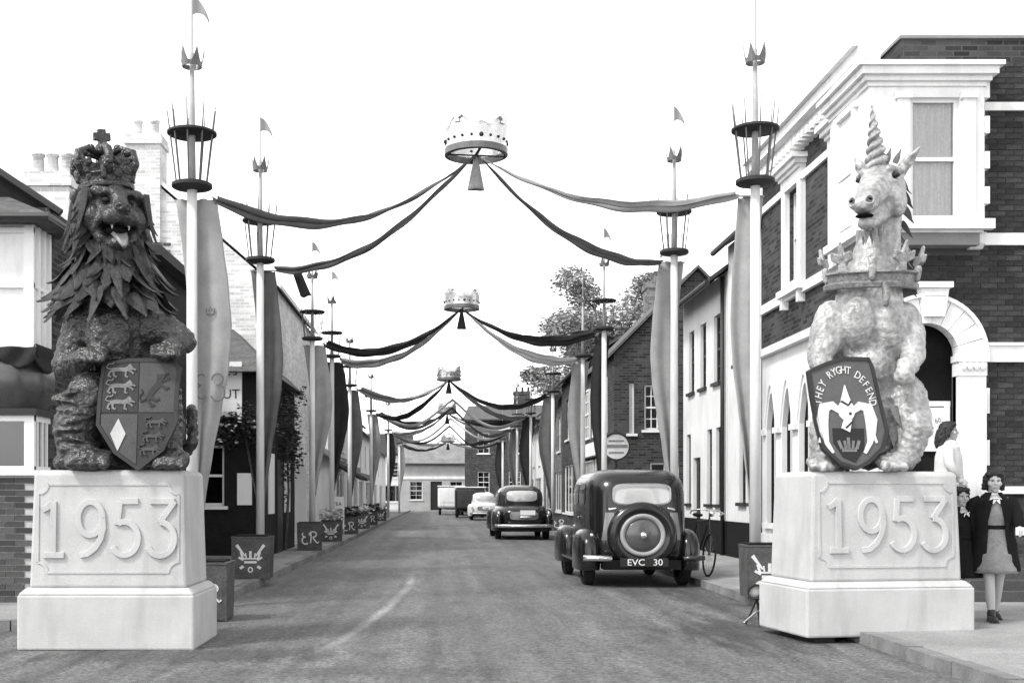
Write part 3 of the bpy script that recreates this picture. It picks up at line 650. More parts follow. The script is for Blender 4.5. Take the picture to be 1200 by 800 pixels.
# ------------------------------------------------------------------ lion's shield
def shield(name, label, outline, root_loc, rz, lean, mat, bmat, roll=0):
    t = thing(name, label, 'shield', root_loc, 0); t.rotation_euler = (R(-lean), R(roll), rz)
    MB().prism(outline, n=(0,-1,0), d0=-.03, d1=.03).build('board', mat, t, bevel=.008)
    inset = [(x*.965, .5 + (z-.5)*.965) for x, z in outline]
    MB().stroke(inset, .035, n=(0,-1,0), d0=.0, d1=.042, closed=True).build('rim', bmat, t)
    return t
def beast(mb, ox, oz, k, fl=1, rampant=False, d=.0):
    S = [([(-.30,.02),(-.1,.05),(.1,.04),(.22,.08)], [.11,.12,.12,.14]), ([(.22,.1),(.3,.16)], .13), ([(.2,.02),(.3,-.02),(.36,-.08)], .05), ([(.14,-.0),(.13,-.16),(.2,-.17)], .055), ([(-.22,.0),(-.2,-.14),(-.12,-.17)], .06), ([(-.3,.0),(-.36,-.14),(-.28,-.17)], .055),
         ([(-.3,.05),(-.42,.1),(-.36,.2),(-.24,.2),(-.2,.26)], .035), ([(.2,.04),(.37,.06),(.42,.02)], .045)]
    if rampant: rot = R(52)
    else: rot = 0
    for pts, w in S:
        q = [(fl*(a*math.cos(rot) - b_*math.sin(rot))*k + ox, (a*math.sin(rot) + b_*math.cos(rot))*k + oz) for a, b_ in pts]
        mb.stroke(q, [x*k for x in w] if isinstance(w, list) else w*k, n=(0,-1,0), d0=.03, d1=.042+d); d += .0008
out = [(-.33,.98),(-.1,1.02),(.12,1.02),(.32,1.0),(.38,.94),(.36,.7),(.36,.42),(.24,.16),(.02,-.02),(-.2,.14),(-.37,.4),(-.36,.7)]
sl = shield('heraldic_shield', 'dark quartered shield with three lions leaning against the lion statue', out, (PLX+.27, 10.78+.56-.50, 1.635), 0, 7, SHF, SHF)
MB().box(-.345,.0,-.036,-.03,.52,.985).build('quarter', SHF, sl); MB().box(.008,.345,-.036,-.03,.52,.985).build('quarter', SHM, sl)
MB().prism([(-.335,.5),(.0,.5),(.0,.04),(-.17,.16),(-.33,.4)], d0=.03, d1=.036).build('quarter', SHM, sl)
for z in (.9, .75, .60):
    e = MB(); beast(e, -.16, z, .32); e.build('passant_lion', SHL, sl)
e = MB(); beast(e, .17, .73, .42, 1, True); e.build('rampant_lion', SHF, sl)
e = MB().prism([(-.17,.46),(-.1,.32),(-.17,.16),(-.24,.32)], d0=.03, d1=.045); e.build('lozenge', grey('lozenge_paint', .42, .6), sl)
for z in (.42, .29, .17):
    e = MB(); beast(e, .17-(.42-z)*.2, z, .24); e.build('passant_lion', SHM, sl)

# ------------------------------------------------------------------ unicorn statue
uloc = PRO + Matrix.Rotation(PRA, 3, 'Z') @ V((0, .54, 0)); uloc.z = 1.625
ur = thing('unicorn_statue', 'pale silvery unicorn statue with twisted horn and crown collar on the right plinth', 'statue', uloc)
b = MB()
b.chain([((.12,.16,.42),.38), ((.06,.1,.9),.36), ((.02,.04,1.38),.37), ((.08,.05,1.75),.32), ((.15,.06,2.15),.235), ((.22,.08,2.5),.18), ((.22,.04,2.76),.18)], 18)
b.ball((-.35,-.08,1.42), (.17,.22,.28)); b.ball((.38,-.06,1.4), (.17,.22,.29)); b.ball((-.13,-.24,1.45), (.17,.14,.27)); b.ball((.18,-.24,1.43), (.17,.14,.27)); b.ball((.03,-.2,1.05), (.2,.14,.2))
b.chain([((-.38,-.12,1.4),.18), ((-.50,-.2,1.12),.125), ((-.47,-.32,.92),.09), ((-.46,-.36,.82),.095)])
b.chain([((.38,-.12,1.36),.18), ((.38,-.30,1.14),.12), ((.26,-.44,1.0),.085), ((.22,-.48,.92),.1)])
b.ball((.40,.02,.5), (.22,.38,.5)); b.chain([((.36,-.1,.75),.22), ((.40,-.28,.42),.17), ((.32,-.26,.15),.12), ((.12,-.36,.08),.1)])
b.ball((-.26,.05,.45), (.22,.36,.45)); b.chain([((-.3,-.1,.7),.2), ((-.45,-.22,.35),.15), ((-.5,-.3,.1),.11), ((-.56,-.4,.07),.1)])
for x in (.04,.13,.2): b.cap((x,-.38,.1), .055, (x,-.49,.05), .05, 8)
for x in (-.64,-.56,-.49): b.cap((x,-.4,.1), .055, (x,-.5,.05), .05, 8)
for i in range(6): b.ball((.26+.02*(i % 2)+.025*(i-2.5), -.46, 1.02+.02*math.sin(i*2)), (.04,.06,.07))
b.chain([((.3,.42,.15),.08), ((.58,.3,.2),.07), ((.62,.12,.5),.06), ((.5,.2,.8),.05)])
# head: long muzzle turned to the left and towards the street
UM = Matrix.Translation((.19,-.02,2.80)) @ Matrix.Rotation(R(-36), 4, 'Z') @ Matrix.Scale(1.2, 4)
h = MB(); h.ball((0,.0,.0), (.18,.21,.19)); h.cap((0,-.12,.03), .15, (0,-.52,-.22), .092); h.ball((0,-.55,-.235), (.088,.08,.072)); h.cap((0,-.02,-.13), .13, (0,-.42,-.35), .06); h.ball((0,-.47,-.36), (.07,.065,.05)); h.cap((0,-.1,.16), .05, (0,-.5,-.14), .04)
for s in (-1, 1):
    h.ball((s*.065,-.59,-.21), (.045,.045,.05)); h.ball((s*.13,-.05,-.10), (.065,.15,.15)); h.cap((s*.10,-.2,.12), .032, (s*.17,-.08,.11), .03); h.cap((s*.12,-.2,.015), .022, (s*.17,-.1,.01), .02)
    h.chain([((s*.12,.05,.13),.05), ((s*.19,.04,.22),.052), ((s*(.24 if s < 0 else .29),.02,.31),.012)], 8)
h.xf(UM); nb = len(b.v); b.v += h.v; b.f += [tuple(nb+i for i in f) for f in h.f]
me = remesh(b, .016, 4)
U3 = UM.to_3x3()
for s in (-1, 1):
    brush(me, UM @ V((s*.155,-.17,.065)), .05, U3 @ V((-s*.05,.03,0))); brush(me, UM @ V((s*.075,-.63,-.21)), .045, U3 @ V((-s*.02,.07,0))); brush(me, UM @ V((s*.24,-.01,.2)), .06, U3 @ V((0,.05,0)))
    brush(me, UM @ V((s*.13,-.38,-.27)), .07, U3 @ V((-s*.05,.0,0)))
for k in range(4): brush(me, UM @ V((0,-.54-.02*k,-.305)), .05, U3 @ V((0,.05,0)))
rough_up(me, .012, 6, lambda c: 1 if c.z < 1.7 else .3); rough_up(me, .018, 17, lambda c: 1 if c.z < .95 else .3)
finish(me, 'body', SILVER, ur)
for s in (-1, 1):
    MB().ball(UM @ V((s*.145,-.16,.065)), (.04,.04,.024)).build('eye', INK, ur, smooth=True); MB().ball(UM @ V((s*.075,-.612,-.205)), (.020,.014,.011), U3.normalized() @ Matrix.Rotation(s*.6, 3, 'Y')).build('nostril', ROOM, ur, smooth=True)
MB().ball(UM @ V((0,-.51,-.312)), (.085,.085,.018)).build('mouth', ROOM, ur, smooth=True)
hp0, hp1 = UM @ V((-.02,-.1,.17)), V((.03,-.15,3.60))
hx = MB(); hx.tube([hp0.lerp(hp1, i/10) for i in range(11)], [.09*(1-i/10.5) for i in range(11)], 10)
for st in range(2):
    pts = []; rs = []; ax = (hp1-hp0).normalized(); e1 = ax.cross(V((0,1,0))).normalized(); e2 = ax.cross(e1)
    for i in range(60):
        t_ = i/60; a = t_*math.pi*2*3.5 + st*math.pi; r_ = .088*(1-t_*.95); pts.append(hp0.lerp(hp1, t_) + (e1*math.cos(a) + e2*math.sin(a))*r_); rs.append(.042*(1-t_*.85))
    hx.tube(pts, rs, 6)
hx.build('horn', HORN, ur, smooth=True)
USP = lock_mesh('mane_lock', SILVERD, .6); USL = lock_mesh('mane_lock', SILVER, .6)
for k in range(8): lock(ur, USP if k % 2 else USL, UM @ V((.10+.02*math.sin(k), .12+.02*k, .12-.12*k)), V((.8,.2,.1)), V((.5,.3,-.8)), .24, .12, .3*math.sin(k))
for q in ((-.07,-.06,.2,-.5), (.05,-.08,.2,.5), (.1,-.02,.2,.8)): lock(ur, USP, UM @ V(q[:3]), V((0,-1,0)), V((q[3]*.5,0,1)), .16, .07)
for k in range(9): lock(ur, USP if k % 3 else USL, V((.30+.12*math.sin(k*2.2), -.26-.03*(k % 3), .78-.07*k)), V((.5,-1,.1)), V((.15*math.sin(k),-.1,-1)), .22, .14, 0)
for k in range(6): lock(ur, USL, UM @ V((-.08+.03*k, -.38+.05*(k % 2), -.39)), U3 @ V((0,-1,0)), V((.05*(k-2),.1,-1)), .16, .07)
um = Matrix.Translation((.07,.0,1.80)) @ Matrix.Rotation(R(5), 4, 'X')
crown_on(ur, um, .43, .4, SILVERD, HORN, arches=False, big=1.25)
# breast ornament chain
MB().chain([((.05,-.43,1.8),.03), ((.06,-.47,1.7),.045), ((.05,-.47,1.6),.03)]).build('pendant', SILVERD, ur, smooth=True)

# ------------------------------------------------------------------ unicorn's shield
out = [(-.36,.96),(-.3,.99),(-.16,1.05),(.02,1.10),(.28,1.10),(.31,1.02),(.36,.7),(.42,.38),(.36,.2),(.2,.06),(.08,0),(-.1,.05),(-.26,.2),(-.31,.45),(-.34,.7)]
su = shield('heraldic_shield', 'grey shield lettered with an arched motto leaning against the unicorn', out, uloc + V((-.33, -.535, .01)), PRA, 8, SHU, SHF)
yy = dict(n=(0,-1,0), d0=.03)
wf = EMBW
mot = 'THEY RYGHT DEFEND'; rc, cz_, cx_ = .285, .60, .0
for i, ch in enumerate(mot):
    if ch == ' ': continue
    a = R(172 - 164*i/(len(mot)-1)); tm = text_mesh(ch, .105, .004, wf, .8)
    for v in tm.vertices: v.co.xy = v.co.xy * 1.0
    M_ = Matrix.Translation((cx_ + rc*math.cos(a)*.98, -.035, cz_ + rc*1.28*math.sin(a))) @ Matrix.Rotation(-(a - math.pi/2), 4, 'Y') @ Matrix.Rotation(R(90), 4, 'X'); place(tm, 'letter', su, M=M_)
for s in (-1, 1):
    e = MB(); e.stroke([(s*.06,.56),(s*.14,.62),(s*.22,.6),(s*.25,.48),(s*.24,.36),(s*.22,.26),(s*.16,.16)], [.05,.08,.11,.12,.09,.05,.03], d1=.042, **yy); e.stroke([(s*.24,.4),(s*.29,.26)], [.05,.02], d1=.0415, **yy); e.build('supporter', wf, su)
e = MB().prism([(-.15,.40),(.17,.40),(.16,.2),(.06,.07),(-.06,.12),(-.15,.26)], d0=.03, d1=.036); e.build('inner_shield', INK, su)
e = MB().prism(arc(.0,.57,.085,.10,0,350,16), d0=.03, d1=.046); e.prism([(-.05,.66),(.05,.66),(.03,.72),(.0,.82),(-.03,.72)], d0=.03, d1=.047); e.prism([(-.03,.48),(.05,.48),(.02,.36),(-.06,.40)], d0=.03, d1=.0475); e.build('crest', wf, su)
e = MB(); e.stroke([(-.05,.66),(.02,.62),(.05,.66)], .018, d0=.046, d1=.05); e.stroke([(.03,.55),(.04,.53)], .025, d0=.046, d1=.0505); e.stroke([(-.02,.4),(.06,.47)], .016, d0=.046, d1=.051); e.build('crest_lines', INK, su)
e = MB(); 
for pts, w in (([(-.07,.19),(.08,.19)], .035), ([(-.07,.2),(-.1,.28)], .03), ([(.08,.2),(.11,.28)], .03), ([(-.03,.2),(-.04,.28)], .026), ([(.04,.2),(.05,.28)], .026), ([(.0,.2),(.0,.31)], .03)): e.stroke(pts, w, d0=.034, d1=.04 + len(e.v)*.0001)
e.build('small_crown', SHL, su)
# ------------------------------------------------------------------ buildings: facade toolkit (local x along the front, y inwards, z up)
def wall_front(mb, w, h, ops, z0=0, t=.14):
    xs = sorted({0, w} | {o[0] for o in ops} | {o[1] for o in ops}); zs = sorted({z0, h} | {o[2] for o in ops} | {o[3] for o in ops})
    for a, b in zip(xs, xs[1:]):
        for c, d in zip(zs, zs[1:]):
            mx, mz = (a+b)/2, (c+d)/2
            if any(o[0] < mx < o[1] and o[2] < mz < o[3] for o in ops): continue
            mb.add([(a,0,c),(b,0,c),(b,0,d),(a,0,d)], [(0,1,2,3)])
    for o in ops:
        a, b, c, d = o[:4]
        mb.add([(a,0,c),(b,0,c),(b,0,d),(a,0,d),(a,t,c),(b,t,c),(b,t,d),(a,t,d)], [(0,4,5,1),(1,5,6,2),(2,6,7,3),(3,7,4,0)])
def window(parent, x0, x1, z0, z1, kind='sash', fm=None, y=.07, sill=True, curtain=False, bars=(1, 1)):
    fm = fm or WHITEP; f = .05; mb = MB()
    mb.box(x0, x0+f, y, y+.06, z0, z1); mb.box(x1-f, x1, y, y+.06, z0, z1); mb.box(x0+f, x1-f, y+.001, y+.059, z0, z0+f*1.2); mb.box(x0+f, x1-f, y+.001, y+.059, z1-f, z1)
    if kind == 'sash': mb.box(x0+f, x1-f, y-.012, y+.05, (z0+z1)/2-.025, (z0+z1)/2+.025)
    nx, nz_ = bars
    for i in range(1, nx+1): mb.box(x0+(x1-x0)*i/(nx+1)-.012, x0+(x1-x0)*i/(nx+1)+.012, y+.008, y+.045, z0+f, z1-f)
    for i in range(1, nz_+1):
        zz = z0+(z1-z0)*i/(nz_+1)
        if kind == 'sash' and abs(zz-(z0+z1)/2) < .03: continue
        mb.box(x0+f, x1-f, y+.010, y+.042, zz-.012, zz+.012)
    w = mb.build('window', fm, parent)
    MB().box(x0+f*.5, x1-f*.5, y+.03, y+.036, z0+f*.5, z1-f*.5).build('pane', GLASS, w)
    if sill: MB().box(x0-.08, x1+.08, -.07, y, z0-.07, z0).build('sill', fm, w)
    if curtain:
        MB().grid(lambda u, v: V((x0+.03+(x1-x0-.06)*u, y+.10+.018*math.sin(u*38), z0+.03+(z1-z0-.06)*v)), 60, 2).build('curtain', CURTAIN, w, smooth=True)
    MB().box(x0-.02, x1+.02, y+.24, y+.26, z0-.02, z1+.02).build('room_backing', ROOM, w)
    return w
def door(parent, x0, x1, z0, z1, m, panels=4):
    mb = MB().box(x0, x1, .08, .12, z0, z1); pw = (x1-x0)
    for i in range(2):
        for j in range(panels//2):
            a = x0 + pw*(.1+.45*i); c = z0 + (z1-z0)*(.06 + .47*j); mb.box(a, a+pw*.36, .068, .085, c, c+(z1-z0)*.40)
    d = mb.build('door', m, parent); MB().ball((x1-.1, .06, (z0+z1)/2), .03, seg=8, rings=6).build('handle', CHROME, d, smooth=True); return d
def chimney(parent, x, y, z0, z1, w, d, mat, pots=3):
    c = MB().box(x, x+w, y, y+d, z0, z1-.25); c.box(x-.05, x+w+.05, y-.05, y+d+.05, z1-.25, z1-.12); c.box(x-.02, x+w+.02, y-.02, y+d+.02, z1-.12, z1)
    o = c.build('chimney', mat, parent)
    for i in range(pots):
        px = x + w*(i+.5)/pots
        MB().lathe([(.11,z1),(.09,z1+.32),(.115,z1+.34),(.115,z1+.38),(.075,z1+.38),(.07,z1+.1)], (px, y+d/2, 0), 12, cap=False).build('chimney_pot', mat, o, smooth=True)
    return o
def house(label, loc, rot, w, d, h, mat, ops, roof=None, rise=2.2, ov=.25, gable='side', name='terraced_house', band=None, chims=(), curtains=False, wm=None, cat='house', bars=(1,3), pipes=()):
    t = thing(name, label, cat, loc, rot)
    mb = MB(); wall_front(mb, w, h, ops)
    mb.add([(0,0,0),(0,d,0),(0,d,h),(0,0,h),(w,0,0),(w,d,0),(w,d,h),(w,0,h)], [(0,3,2,1),(4,5,6,7),(1,2,6,5)])
    if roof and gable == 'side': mb.add([(0,0,h),(0,d,h),(0,d/2,h+rise),(w,0,h),(w,d,h),(w,d/2,h+rise)], [(0,1,2),(3,5,4)])
    if roof and gable == 'front': mb.add([(0,0,h),(w,0,h),(w/2,0,h+rise),(0,d,h),(w,d,h),(w/2,d,h+rise)], [(0,1,2),(3,5,4)])
    wl_ = mb.build('wall', mat, t)
    for o in ops:
        k = o[4] if len(o) > 4 else 'win'
        if k == 'win': window(t, *o[:4], fm=wm, curtain=curtains and random.random() < .7, bars=bars)
        elif k == 'door': door(t, *o[:4], DKPAINT)
        elif k == 'shop':
            window(t, *o[:4], kind='shop', fm=wm, sill=True, bars=(2, 0), y=.05)
    if roof:
        rf = MB(); th = .09
        if gable == 'side':
            for s in (0, 1):
                y0, y1 = (-ov, d/2) if s == 0 else (d+ov, d/2); sl = rise/(d/2); z0 = h - ov*sl + .05
                rf.add([(-.12,y0,z0),(w+.12,y0,z0),(w+.12,y1,h+rise+.05),(-.12,y1,h+rise+.05),(-.12,y0,z0+th),(w+.12,y0,z0+th),(w+.12,y1,h+rise+.05+th),(-.12,y1,h+rise+.05+th)], [(0,1,2,3),(4,7,6,5),(0,4,5,1),(1,5,6,2),(3,2,6,7),(0,3,7,4)])
        else:
            for s in (0, 1):
                x0, x1 = (-ov, w/2) if s == 0 else (w+ov, w/2); sl = rise/(w/2); z0 = h - ov*sl + .05
                rf.add([(x0,-.15,z0),(x0,d,z0),(x1,d,h+rise+.05),(x1,-.15,h+rise+.05),(x0,-.15,z0+th),(x0,d,z0+th),(x1,d,h+rise+.05+th),(x1,-.15,h+rise+.05+th)], [(0,1,2,3),(4,7,6,5),(0,4,5,1),(1,5,6,2),(3,2,6,7),(0,3,7,4)])
        r_ = rf.build('roof', roof, t)
        if gable == 'side':
            g = MB().tube([(-.1,-ov-.05,h-ov*rise/(d/2)+.03),(w+.1,-ov-.05,h-ov*rise/(d/2)+.03)], .06, 8); g.build('gutter', DKPAINT, r_)
    if band:
        for z0, z1, bm_, pr_ in band: MB().box(-.01, w+.01, -pr_, 0, z0, z1).build('band', bm_, t)
    for x in pipes:
        MB().tube([(x,-.07,.1),(x,-.07,h-.1)], .045, 8).build('downpipe', DKPAINT, t, smooth=True)
    for c in chims: chimney(t, *c)
    return t
BRK = MB().box(-.1075, .1075, -.012, .02, -.0325, .0325).mesh('brick', BRICKP)
BRKQ = MB().box(-.1075, .1075, -.012, .02, -.0325, .0325).mesh('brick', BRICKQ)
def bricks(parent, x0, x1, z0, z1, inside, me=BRK, y=0, limit=300, prefer=None, mat=None):
    spots = []; r = 0; z = z0 + .0375
    while z < z1:
        x = x0 + (.1125 if r % 2 else 0)
        while x < x1:
            if inside(x, z): spots.append((x, z))
            x += .225
        z += .075; r += 1
    if prefer: spots.sort(key=prefer)
    rest = MB()
    for i, (x, z) in enumerate(spots):
        yy_ = y + random.uniform(-.004, .004)
        if i < limit: place(me, 'brick', parent, (x, yy_, z))
        else: rest.box(x-.1075, x+.1075, yy_-.012, yy_+.02, z-.0325, z+.0325)
    if rest.v: rest.build('brickwork', mat or me.materials[0], parent)['kind'] = 'stuff'

# ------------------------------------------------------------------ right: brick corner building
D1 = 16.2
r1 = thing('corner_building', 'dark brick corner building with white stucco bay and arched doorway on the right', 'building', (5.95, D1, 0))
W1, L1_, H1 = 3.6, 6.0, 7.27
ax, zc, ri, ro = .59, 3.29, .43, .80                  # arch centre, springing height, radii
mb = MB()
n = 14
ops = [(ax-ri, ax+ri, .72, zc+ri)]
wall_front(mb, W1, H1, ops)
mb.add([(W1,0,0),(W1,L1_,0),(W1,L1_,H1),(W1,0,H1)], [(0,1,2,3)]); mb.add([(0,L1_,0),(W1,L1_,0),(W1,L1_,H1),(0,L1_,H1)], [(0,1,2,3)])
mb.add([(0,0,H1),(W1,0,H1),(W1,L1_,H1),(0,L1_,H1)], [(0,1,2,3)])
w1 = mb.build('wall', MORTAR, r1)
# side wall facing the street (x = 0), brick above and white arcade below
side = [(1.05,1.75,5.0,6.55),(3.55,4.25,5.0,6.55)]    # along depth
tmp = MB(); wall_front(tmp, L1_, H1, [(L1_-b_, L1_-a_, c, d) for a_, b_, c, d in side], z0=3.95)
SM = Matrix.Translation((0, L1_, 0)) @ Matrix.Rotation(R(-90), 4, 'Z')   # local x of the side runs back to front
tmp.xf(SM); tmp.build('side_wall', BR_R1, r1)
def on_side(mb): mb.xf(SM); return mb
sideroot = bpy.data.objects.new('side_front', None); COL.objects.link(sideroot); sideroot.parent = r1; sideroot.matrix_local = SM
for a_, b_, c, d in side:
    x0, x1 = L1_-b_, L1_-a_
    w = window(sideroot, x0, x1, c, d, curtain=True, bars=(0,1)); 
    s = MB(); s.box(x0-.2, x0, -.09, 0, c-.1, d+.02); s.box(x1, x1+.2, -.09, 0, c-.1, d+.02); s.box(x0-.22, x1+.22, -.095, 0, d+.02, d+.22)
    s.box(x0-.26, x1+.26, -.2, 0, d+.28, d+.36); s.box(x0-.32, x1+.32, -.26, 0, d+.36, d+.44); s.box(x0-.22, x1+.22, -.14, 0, d+.222, d+.278)
    s.box(x0-.28, x1+.28, -.16, 0, c-.22, c-.1); s.box(x0-.18, x0-.06, -.12, 0, c-.42, c-.22); s.box(x1+.06, x1+.18, -.12, 0, c-.42, c-.22); s.build('surround', WHITE, w)
def band_side(z0, z1, p, nm='string_course', m=None):
    MB().box(0, L1_-.02, -p, 0, z0, z1).build(nm, m or WHITE, sideroot)
band_side(6.58, 6.70, .05); band_side(4.72, 4.88, .07); band_side(7.2, 7.34, .16, 'cornice'); band_side(7.34, 7.5, .30, 'cornice'); band_side(7.5, 7.58, .38, 'cornice')
for k in range(26): MB().box(.1+k*.22, .2+k*.22, -.24, 0, 7.08, 7.198).build('dentil', WHITE, sideroot)
# ground floor: white arcade with pointed windows
af = MB(); arch_w = .62; posn = [.6+1.0*i for i in range(5)]
def pointed(x, w, z, n=6):
    r = w*1.15; pts = [(x-w/2, z)]; 
    for i in range(1, n+1): t_ = i/n; pts.append((x-w/2 + (w/2)*t_, z + w*1.05*math.sin(t_*math.pi/2)))
    return pts
xs = [0] + sum([[p-arch_w/2, p+arch_w/2] for p in posn], []) + [L1_]
for i in range(0, len(xs), 2): af.add([(xs[i],0,0),(xs[i+1],0,0),(xs[i+1],0,3.95),(xs[i],0,3.95)], [(0,1,2,3)])
for p in posn:
    l = pointed(p, arch_w, 2.6); r_ = [(2*p-x, z) for x, z in l]
    af.add([(p-arch_w/2,0,0),(p+arch_w/2,0,0),(p+arch_w/2,0,.9),(p-arch_w/2,0,.9)], [(0,1,2,3)])
    for q in (l, r_):
        for (a_, c), (b_, d) in zip(q, q[1:]): af.add([(a_,0,c),(b_,0,d),(b_,0,3.95),(a_,0,3.95)], [(0,1,2,3)]); af.add([(a_,0,c),(b_,0,d),(b_,.09,d),(a_,.09,c)], [(0,1,2,3)])
        af.add([(q[0][0],0,.9),(q[0][0],0,2.6),(q[0][0],.09,2.6),(q[0][0],.09,.9)], [(0,1,2,3)])
af.build('arcade_wall', WHITE, sideroot)
for p in posn:
    wv = MB().box(p-arch_w/2-.01, p+arch_w/2+.01, .09, .11, .88, 3.3).build('arched_window', ROOM, sideroot)
    MB().box(p-.012, p+.012, .06, .09, .9, 3.1).build('mullion', WHITEP, wv); MB().box(p-arch_w/2-.06, p+arch_w/2+.06, -.07, .02, .8, .9).build('sill', WHITE, wv)
    hm = MB(); l = pointed(p, arch_w+.16, 2.6); full = l + [(2*p-x, z) for x, z in l[-2::-1]]; hm.stroke(full, .06, n=(0,-1,0), d0=-.01, d1=.03); hm.build('hood_mould', WHITE, wv)
    for sx in (-1, 1): MB().box(p+sx*(arch_w/2+.11)-.08, p+sx*(arch_w/2+.11)+.08, -.08, 0, 2.5, 2.6).build('impost', WHITE, wv)
MB().box(-.01, L1_-.03, -.12, 0, 3.93, 4.06).build('string_course', WHITE, sideroot); MB().box(-.01, L1_-.03, -.06, 0, 0, .7).build('base_course', WHITE, sideroot)
# front bricks: every brick a piece of its own where the wall shows most
def in1(x, z):
    if x > W1-.1 or z > H1-.03: return False
    if x < 1.40 and 4.62 < z < 7.18: return False      # bay
    if math.hypot(x-ax, z-zc) < ro-.02 and z > zc: return False
    if x < ax+ro and z < zc: return False
    return True
bricks(r1, .11, 2.5, 1.5, H1, in1, BRK, 0, 300, lambda s: abs(s[0]-1.75)*3 + abs(s[1]-4.5)*.45)
MB().box(1.7, W1, -.02, 0, 0, 1.42).build('lower_brickwork', BR_R1, r1)
# bay on the upper floor
BX0, BX1, BY = -.26, 1.27, -.28
wx0, wx1, wz0, wz1 = .30, .95, 5.08, 6.70
t_ = MB(); wall_front(t_, BX1-BX0, 6.9, [(wx0-BX0, wx1-BX0, wz0, wz1)], z0=4.9, t=.16); t_.xf(Matrix.Translation((BX0, BY, 0))); 
t_.add([(BX0,BY,4.9),(BX0,1.3,4.9),(BX0,1.3,6.9),(BX0,BY,6.9)], [(0,1,2,3)]); t_.add([(BX1,BY,4.9),(BX1,0,4.9),(BX1,0,6.9),(BX1,BY,6.9)], [(0,1,2,3)]); t_.add([(BX0,BY,4.9),(BX1,BY,4.9),(BX1,1.3,4.9),(BX0,1.3,4.9)], [(0,1,2,3)])
t_.add([(BX0,1.3,4.9),(0.02,1.3,4.9),(0.02,1.3,6.9),(BX0,1.3,6.9)], [(0,1,2,3)])
bay = t_.build('bay', WHITE, r1)
bw_ = bpy.data.objects.new('bay_front', None); COL.objects.link(bw_); bw_.parent = r1; bw_.location = (0, BY, 0)
wv = window(bw_, wx0, wx1, wz0, wz1, curtain=True, bars=(0,1), sill=False)
pil = MB(); pil.box(wx0-.19, wx0-.03, -.05, 0, wz0-.05, wz1-.03); pil.box(wx1+.03, wx1+.19, -.05, 0, wz0-.05, wz1-.03); pil.box(wx0-.22, wx0, -.075, 0, wz1-.03, wz1+.05); pil.box(wx1, wx1+.22, -.075, 0, wz1-.03, wz1+.05); pil.build('pilaster', WHITE, bay).location = (0, BY, 0)
c = MB(); c.box(BX0-.03, BX1+.03, BY-.03, 1.3, 6.84, 6.9); c.box(BX0-.08, BX1+.08, BY-.08, 1.3, 6.9, 6.97); c.box(BX0-.14, BX1+.14, BY-.15, 1.32, 6.97, 7.07); c.box(BX0-.2, BX1+.2, BY-.2, 1.34, 7.07, 7.13); c.box(BX0+.1, BX1+.0, BY+.1, 1.2, 7.13, 7.2); c.build('bay_cornice', WHITE, bay)
c = MB(); c.box(BX0-.02, BX1+.1, BY-.12, BY, 4.93, 5.06); c.box(BX0-.08, BX0, BY-.1, 1.4, 4.93, 5.04); c.build('bay_sill', WHITE, bay)
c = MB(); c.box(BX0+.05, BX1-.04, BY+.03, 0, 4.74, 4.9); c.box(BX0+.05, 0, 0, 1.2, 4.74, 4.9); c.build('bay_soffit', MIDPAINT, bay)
for x in (wx0-.15, wx1+.3): MB().prism([(0,0),(.2,0),(.16,-.14),(.08,-.2),(0,-.2)], (x, -.01, 4.92), (0,-1,0), (0,0,1), (1,0,0), -.09, .09).build('corbel', WHITE, bay)
for k in range(8):
    z = 5.05 + k*.235
    MB().box(BX1, BX1+(.09 if k % 2 else .02), BY+.02, 0, z+.004, z+.231).build('quoin', WHITE, bay)
# side window of the bay
MB().box(BX0-.02, BX0-.004, .25, .85, 5.15, 6.6).build('bay_side_window', CURTAIN, bay)
c = MB(); c.box(BX0-.06, BX0, .15, .25, 5.06, 6.7); c.box(BX0-.06, BX0, .85, .95, 5.06, 6.7); c.box(BX0-.065, BX0, .1, 1.0, 6.7, 6.78); c.box(BX0-.04, BX0, .25, .85, 5.85, 5.9); c.build('bay_side_frame', WHITE, bay)
# string courses on the front
MB().box(BX1+.12, W1, -.05, 0, 6.60, 6.71).build('string_course', WHITE, r1); MB().box(BX1+.12, W1, -.06, 0, 4.78, 4.94).build('string_course', WHITE, r1)
MB().box(ax+ro+.01, W1, -.06, 0, 3.2, 3.42).build('string_course', WHITE, r1); MB().box(ax+ro+.01, W1, -.09, 0, 3.42, 3.46).build('string_course', WHITE, r1); MB().box(1.3, W1, -.14, 0, 1.42, 1.52).build('string_course', WHITE, r1)
MB().box(.29, W1, .02, L1_, H1, H1+.32).build('parapet', BR_R1, r1)
MB().box(.26, W1+.03, -.01, L1_, H1+.32, H1+.36).build('parapet_coping', MIDPAINT, r1)
